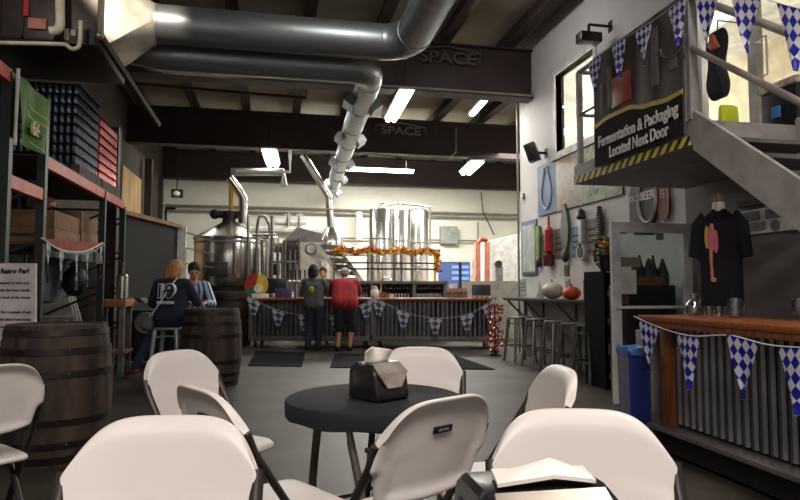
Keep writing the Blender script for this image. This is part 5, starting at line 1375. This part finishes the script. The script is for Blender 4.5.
# ================================================================= PEOPLE
def caps(m, a, b, r0, r1, n=14):
    a = Vector(a); b = Vector(b)
    m.sph(a, r0, n, n//2+2); m.sph(b, r1, n, n//2+2)
    if (b-a).length > 1e-4: m.cyl(a, b, r0, r1, n)
def remeshed(m, name, mt, parent, vox=.012, sm=4):
    o = m.build(name, mt, parent)
    md = o.modifiers.new('r', 'REMESH'); md.mode = 'VOXEL'; md.voxel_size = vox; md.use_smooth_shade = True
    s = o.modifiers.new('s', 'SMOOTH'); s.factor = .5; s.iterations = sm
    dg = bpy.context.evaluated_depsgraph_get(); me = bpy.data.meshes.new_from_object(o.evaluated_get(dg))
    o.modifiers.clear(); o.data = me
    for p in me.polygons: p.use_smooth = True
    return o
def person(label, loc, rz, J, hair, shirt, pants, shoe, sleeve=1.0, shorts=False, skin_m=M_skin, build=1.0, longhair=False, cap=None):
    """J: joints in a frame where the person faces +Y and X is their right"""
    V = {k: Vector(v) for k, v in J.items()}
    t = thing('person', label, 'person', loc, rz)
    hd = V['head']; up = (hd-V['neck']).normalized(); fw = V['face'].normalized(); rt = fw.cross(up).normalized(); fw = up.cross(rt).normalized()
    Mh = Matrix((rt, fw, up)).transposed().to_4x4(); Mh.translation = hd
    def Hd(x, y, z): return Mh @ Vector((x, y, z))
    m = MB(); b = build
    m.sph(hd+up*.02, (.076, .095, .105), 20, 14, M=Mh.to_3x3().to_4x4())
    m.sph(Hd(0, .03, -.055), (.055, .06, .06), 14, 10, M=Mh.to_3x3().to_4x4())
    caps(m, Hd(0, .095, -.0), Hd(0, .108, -.03), .011, .015, 8)                 # nose
    for s in (-1, 1): m.sph(Hd(s*.078, -.005, -.005), (.012, .022, .032), 8, 6, M=Mh.to_3x3().to_4x4())
    m.sph(Hd(0, .085, -.062), (.024, .014, .009), 8, 6, M=Mh.to_3x3().to_4x4())  # lips
    caps(m, Hd(0, -.015, -.06), V['neck'], .05, .055)
    caps(m, V['neck'], V['chest'], .06, .12)
    caps(m, V['chest'], V['pelvis'], .125, .13)
    caps(m, V['shL'], V['shR'], .06, .06)
    for s in 'LR':
        caps(m, V['sh'+s], V['el'+s], .052, .042); caps(m, V['el'+s], V['wr'+s], .042, .028)
        hdv = V['hd'+s].normalized() if ('hd'+s) in V else (V['wr'+s]-V['el'+s]).normalized()
        sx_ = -1 if s == 'L' else 1
        side_ = hdv.cross(Vector((0,0,1))); side_ = side_.normalized() if side_.length > .1 else Vector((1,0,0))
        nrm_ = side_.cross(hdv).normalized(); w = V['wr'+s]
        for q in (-.024, 0, .024): caps(m, w+hdv*.01, w+hdv*.075+side_*q, .018, .015, 8)
        for k, (q, L) in enumerate(((-.033, .062), (-.011, .075), (.011, .07), (.033, .055))):
            p1 = w+hdv*.085+side_*q; p2 = p1+hdv*L*.55+nrm_*-.006+side_*q*.1; p3 = p2+hdv*L*.45-nrm_*.02
            caps(m, p1, p2, .0105, .0095, 8); caps(m, p2, p3, .0095, .0085, 8)
        p1 = w+hdv*.03-side_*.03*sx_; p2 = p1+hdv*.035-side_*.03*sx_; caps(m, p1, p2, .014, .011, 8); caps(m, p2, p2+hdv*.025, .011, .009, 8)
        caps(m, V['hip'+s], V['kn'+s], .085, .058); caps(m, V['kn'+s], V['an'+s], .058, .038)
        caps(m, V['kn'+s].lerp(V['an'+s], .12), V['kn'+s].lerp(V['an'+s], .4), .055, .055)
        caps(m, V['an'+s]+Vector((0,0,-.03)), V['to'+s], .035, .03)
    remeshed(m, 'body', skin_m, t, .0085, 3)
    for s in (-1, 1):
        MB().sph(Hd(s*.03, .083, .012), .011, 8, 6).build('eye', M_dark, t)
    # shirt
    m = MB(); up2 = (V['chest']-V['pelvis']).normalized()
    caps(m, V['shL']*.93+V['shR']*.07, V['shR']*.93+V['shL']*.07, .078*b, .078*b)
    lt = (V['shR']-V['shL']).normalized()
    for q in (-.075, 0, .075):
        caps(m, V['chest']+lt*q*b+up2*.04, V['pelvis']+lt*q*b+up2*.0, .128*b, .135*b)
    caps(m, V['neck']-(V['neck']-V['chest'])*.25, V['chest'], .075, .12*b)
    for s in 'LR':
        caps(m, V['sh'+s], V['el'+s].lerp(V['sh'+s], max(0, 1-sleeve*2)), .074*b, .062*b)
        if sleeve > .5: caps(m, V['el'+s], V['el'+s].lerp(V['wr'+s], (sleeve-.5)*1.9), .06*b, .046)
    remeshed(m, 'shirt', shirt, t, .013, 4)
    # trousers
    m = MB()
    caps(m, V['hipL'], V['hipR'], .115*b, .115*b)
    caps(m, V['pelvis']+lt*.05, V['pelvis']-lt*.05, .128*b, .128*b)
    for s in 'LR':
        kn = V['kn'+s]
        if shorts:
            e_ = kn.lerp(V['an'+s], .12); caps(m, V['hip'+s], e_, .112*b, .098)
        else:
            caps(m, V['hip'+s], kn, .105*b, .076); caps(m, kn, V['an'+s].lerp(kn, .04), .076, .062)
    remeshed(m, 'trousers' if not shorts else 'shorts', pants, t, .013, 4)
    for s in 'LR':
        m = MB(); a = V['an'+s]; z0 = min(V['to'+s].z, a.z); tv = (V['to'+s]-a); hz = Vector((tv.x, tv.y, 0)).normalized()
        caps(m, a+Vector((0,0,-.02))-hz*.03, V['to'+s]+hz*.03, .044, .036); m.sph(a-hz*.035+Vector((0,0,-.035)), .042)
        remeshed(m, 'shoe', shoe, t, .009, 2)
    # hair
    m = MB(); m.sph(Hd(0, -.014, .040), (.092, .104, .100), 20, 14, M=Mh.to_3x3().to_4x4())
    if longhair:
        for q in (-.05, 0, .05): caps(m, Hd(q, -.05, 0), Hd(q*1.1, -.06, -.11), .058, .045)
        for s in (-1, 1): caps(m, Hd(s*.075, -.0, .02), Hd(s*.08, -.0, -.10), .028, .022)
    else: m.sph(Hd(0, -.05, -.02), (.078, .06, .07), 14, 10, M=Mh.to_3x3().to_4x4())
    # cut the face clear
    for v in list(m.bm.verts):
        l = Mh.inverted() @ v.co
        if l.y > .055 and l.z < .018: v.co = Mh @ Vector((l.x*.8, .03, l.z))
    remeshed(m, 'hair', hair, t, .009, 2)
    if cap is not None:
        m = MB(); m.sph(Hd(0, -.015, .05), (.098, .108, .085), 20, 12, M=Mh.to_3x3().to_4x4()); m.sph(Hd(0, .11, .045), (.07, .07, .012), 14, 8, M=Mh.to_3x3().to_4x4()); remeshed(m, 'cap', cap, t, .009, 2)
    return t
def stand(**k):
    J = dict(pelvis=(0,0,.93), chest=(0,0,1.25), neck=(0,-.01,1.45), head=(0,.01,1.6), face=(0,1,0),
             shL=(-.18,-.01,1.38), shR=(.18,-.01,1.38), elL=(-.24,.02,1.1), elR=(.24,.02,1.1), wrL=(-.22,.12,.87), wrR=(.22,.12,.87),
             hipL=(-.09,0,.9), hipR=(.09,0,.9), knL=(-.1,.02,.5), knR=(.1,.02,.5), anL=(-.1,0,.09), anR=(.1,0,.09), toL=(-.11,.15,.035), toR=(.11,.15,.035))
    J.update(k); return J
M_denim = mat('dark_denim', (40,46,64), .85); M_navy = mat('navy_cotton', (30,36,58), .9)
# customers at the back bar
D = 12.55
c = CAM((314-400)*D/F, D)
hg = person('person with dark hair in grey hoodie and jeans standing at the bar, back turned', tuple(c), -TH-R(3),
  stand(elL=(-.26,.1,1.12), wrL=(-.17,.34,1.1), elR=(.26,.14,1.12), wrR=(.2,.38,1.1), hdL=(.1,1,0), hdR=(-.1,1,0), knL=(-.08,.02,.5), anL=(-.11,-.02,.09), toL=(-.13,.13,.035), face=(.35,1,-.1)),
  mat('hair_dark', (34,24,22), .7), mat('grey_hoodie', (92,94,98), .9), M_denim, M_black, longhair=True)
m = MB(); m.sph((-.02, -.152, 1.22), (.055, .02, .065)); m.build('hoodie_emblem', mat('lime_print', (170,190,60), .7), hg)
D = 12.42
c = CAM((345-400)*D/F, D)
person('person in red t shirt, pale cap and dark shorts leaning on the bar, back turned', tuple(c), -TH+R(6),
  stand(pelvis=(0,-.10,.95), chest=(0,.08,1.22), neck=(0,.2,1.4), head=(0,.28,1.53), face=(0,1,-.35), shL=(-.21,.13,1.34), shR=(.21,.13,1.34), elL=(-.27,.3,1.12), elR=(.29,.28,1.12), wrL=(-.12,.48,1.1), wrR=(.14,.48,1.1), hdL=(.4,1,0), hdR=(-.4,1,0),
        hipL=(-.1,-.1,.92), hipR=(.1,-.1,.92), knL=(-.1,-.06,.5), knR=(.14,-.04,.5), anL=(-.13,-.1,.09), anR=(.1,-.08,.09), toL=(-.16,.05,.035), toR=(.12,.07,.035)),
  mat('hair_grey', (120,110,100), .8), mat('red_shirt', (150,26,36), .85), mat('dark_shorts', (34,40,44), .9), M_black, sleeve=.42, shorts=True, build=1.28, cap=mat('pale_cap', (176,170,168), .8))
D = 14.2
c = CAM((323-400)*D/F, D)
person('bartender in olive shirt facing the customers behind the bar', tuple(c), PI-TH+R(6),
  stand(elL=(-.27,.12,1.14), wrL=(-.14,.34,1.08), elR=(.27,.12,1.14), wrR=(.14,.34,1.08), face=(.1,1,-.3)),
  mat('hair_brown', (50,34,26), .7), mat('olive_shirt', (62,62,46), .9), M_denim, M_black, sleeve=.45)
# the pair at the second barrel
D = 8.3
c = CAM((171-400)*D/F, D)
wr = person('blonde person in navy number 19 shirt and jeans seated on a stool, back turned', tuple(c), -TH-R(10),
  dict(pelvis=(0,0,.86), chest=(0,.06,1.17), neck=(.0,.08,1.36), head=(0,.12,1.5), face=(.3,1,-.25), shL=(-.2,.05,1.3), shR=(.18,.08,1.3), elL=(-.29,.05,1.05), elR=(.27,.22,1.06), wrL=(-.24,.25,.93), wrR=(.2,.42,1.04),
       hdR=(0,1,0), hipL=(-.1,.02,.84), hipR=(.1,.02,.84), knL=(-.36,.28,.72), knR=(.12,.42,.8), anL=(-.74,.36,.12), anR=(.1,.34,.38), toL=(-.88,.42,.04), toR=(.1,.48,.33)),
  mat('hair_blonde', (186,140,84), .7, c2=(150,104,60), scale=40, stretch=(4,4,.5)), M_navy, mat('jeans', (62,78,108), .85), mat('red_shoe', (170,40,50), .6), sleeve=.95, longhair=True, build=1.05)
m = MB()
text('19', .25, 'shirt_number', mat('print_white', (228,232,244), .7), wr, (-.0, -.118, 1.2), (R(86), 0, 0), .03, sx=1.1, bold=.012)
text('19', .25, 'shirt_number_fill', M_navy, wr, (-.0, -.122, 1.2), (R(86), 0, 0), .03, sx=1.1, bold=.001)
text('BREWERS', .052, 'shirt_lettering', MATS['print_white'], wr, (0, -.118, 1.055), (R(86), 0, 0), .03, bold=.002)
MB().tube(bez([(.09, -.0, 1.38), (.05, -.115, 1.25), (-.1, -.15, 1.0), (-.24, -.1, .86)], 5), .012, 8, flat=.6).build('bag_strap', M_paper, wr)
p = Matrix.Translation(c) @ Matrix.Rotation(-TH-R(10), 4, 'Z') @ Vector((-.30, -.03, .76))
tag(MB().sph(p, (.1, .07, .09)).build('shoulder_bag', mat('bag_check', (110,116,130), .8, c2=(60,66,84), scale=30)), 'small blue grey patterned shoulder bag at the seated persons hip', 'bag')
stw = stool('bar_stool', 'pale metal stool carrying the blonde person by the barrel', (c.x, c.y, 0), -TH, .73, mat('stool_pale', (170,172,176), .4, .6)); del stw['group']
D = 9.1
c = CAM((192-400)*D/F, D)
M_plaid = stripes('plaid', (150,178,206), (40,62,100), (1,.3,.0), 14)
nt = M_plaid.node_tree
person('dark haired person in blue plaid shirt seated behind the barrel looking down', tuple(c), PI-TH-R(12)+R(40),
  dict(pelvis=(0,0,.84), chest=(0,.06,1.16), neck=(0,.12,1.35), head=(0,.18,1.49), face=(.1,1,-1.1), shL=(-.18,.08,1.28), shR=(.18,.08,1.28), elL=(-.25,.26,1.02), elR=(.24,.26,1.04), wrL=(-.12,.42,1.04), wrR=(.1,.44,1.04),
       hdL=(.5,1,0), hdR=(-.4,1,0), hipL=(-.1,.02,.8), hipR=(.1,.02,.8), knL=(-.3,.3,.74), knR=(.34,.22,.74), anL=(-.3,.2,.32), anR=(.36,.14,.32), toL=(-.32,.33,.28), toR=(.4,.27,.28)),
  mat('hair_black', (30,22,20), .7), M_plaid, M_denim, M_black, sleeve=.9)
st3 = stool('bar_stool', 'metal stool under the person in plaid behind the second barrel', (c.x, c.y, 0), .4, .68, MATS['stool_pale']); del st3['group']
# ================================================================= ROOM LIGHT
def omni(loc, power, col=(1,.9,.78), r=.3):
    l = bpy.data.lights.new('p', 'POINT'); l.energy = power; l.color = col; l.shadow_soft_size = r
    o = bpy.data.objects.new('point_light', l); COL.objects.link(o); o.location = loc
WARM = (1, .91, .84)
area((1.0, 6.0, 5.3), .5, .3, 30, (1,.95,.88), rot=(R(62), 0, 0))  # no fixture here; added to put a highlight on the round ducts
omni((-2.6, 6.0, 4.5), 28, WARM, .1)  # small unseen light added to lift the white pipes by the air handler
area((-.6, -1.4, 4.4), 2.4, .5, 250, WARM)
area((2.6, 1.2, 4.6), .5, 2.0, 135, WARM)
area((2.8, 8.6, 5.5), .4, 1.2, 20, (1,.96,.92), rot=(0, R(-38), 0))  # added out of frame to brighten the white right wall
l = bpy.data.lights.new('s', 'SPOT'); l.energy = 420; l.color = (1,.88,.7); l.spot_size = R(34); l.spot_blend = .4; l.shadow_soft_size = .08
o = bpy.data.objects.new('spot_light', l); COL.objects.link(o); o.location = (-2.0, 6.2, 5.3)
o.rotation_euler = (Vector((-1.72, 8.0, 4.72))-Vector(o.location)).to_track_quat('-Z', 'Y').to_euler()
area((3.2, 17.4, 4.9), 4, 1.0, 800, (1,.97,.88))
area((1.0, 12.9, 4.8), 5, .6, 62, (1,.96,.88))  # unseen fill added to light the fronts of the brewhouse gear
area((-2.0, 17.6, 4.9), 2, .8, 25, (1,.95,.84))
area((7.0, 15.0, 4.9), 2, 2, 200, (1,.97,.9))
omni((6.1, 5.4, 4.2), 130, (1,.93,.82)); omni((6.1, 9.2, 4.2), 130, (1,.93,.82))
t = thing('strip_light', 'bright lamp seen through the upstairs office window', 'ceiling light', (5.9, 9.9, 4.6)); MB().b(-.08, .08, -1.0, 1.0, 0, .06).build('tube', emis('office_lamp', (255,248,230), 12), t)
t = thing('strip_light', 'bright lamp seen through the glazed landing door', 'ceiling light', (6.6, 5.9, 4.3)); MB().b(-.6, .6, -.1, .1, 0, .06).build('tube', bpy.data.materials['office_lamp'], t)
w = bpy.data.worlds.new('world'); sc.world = w; w.use_nodes = True; w.node_tree.nodes['Background'].inputs[0].default_value = (.8,.75,.7,1); w.node_tree.nodes['Background'].inputs[1].default_value = .0
sc.view_settings.exposure = 0.0
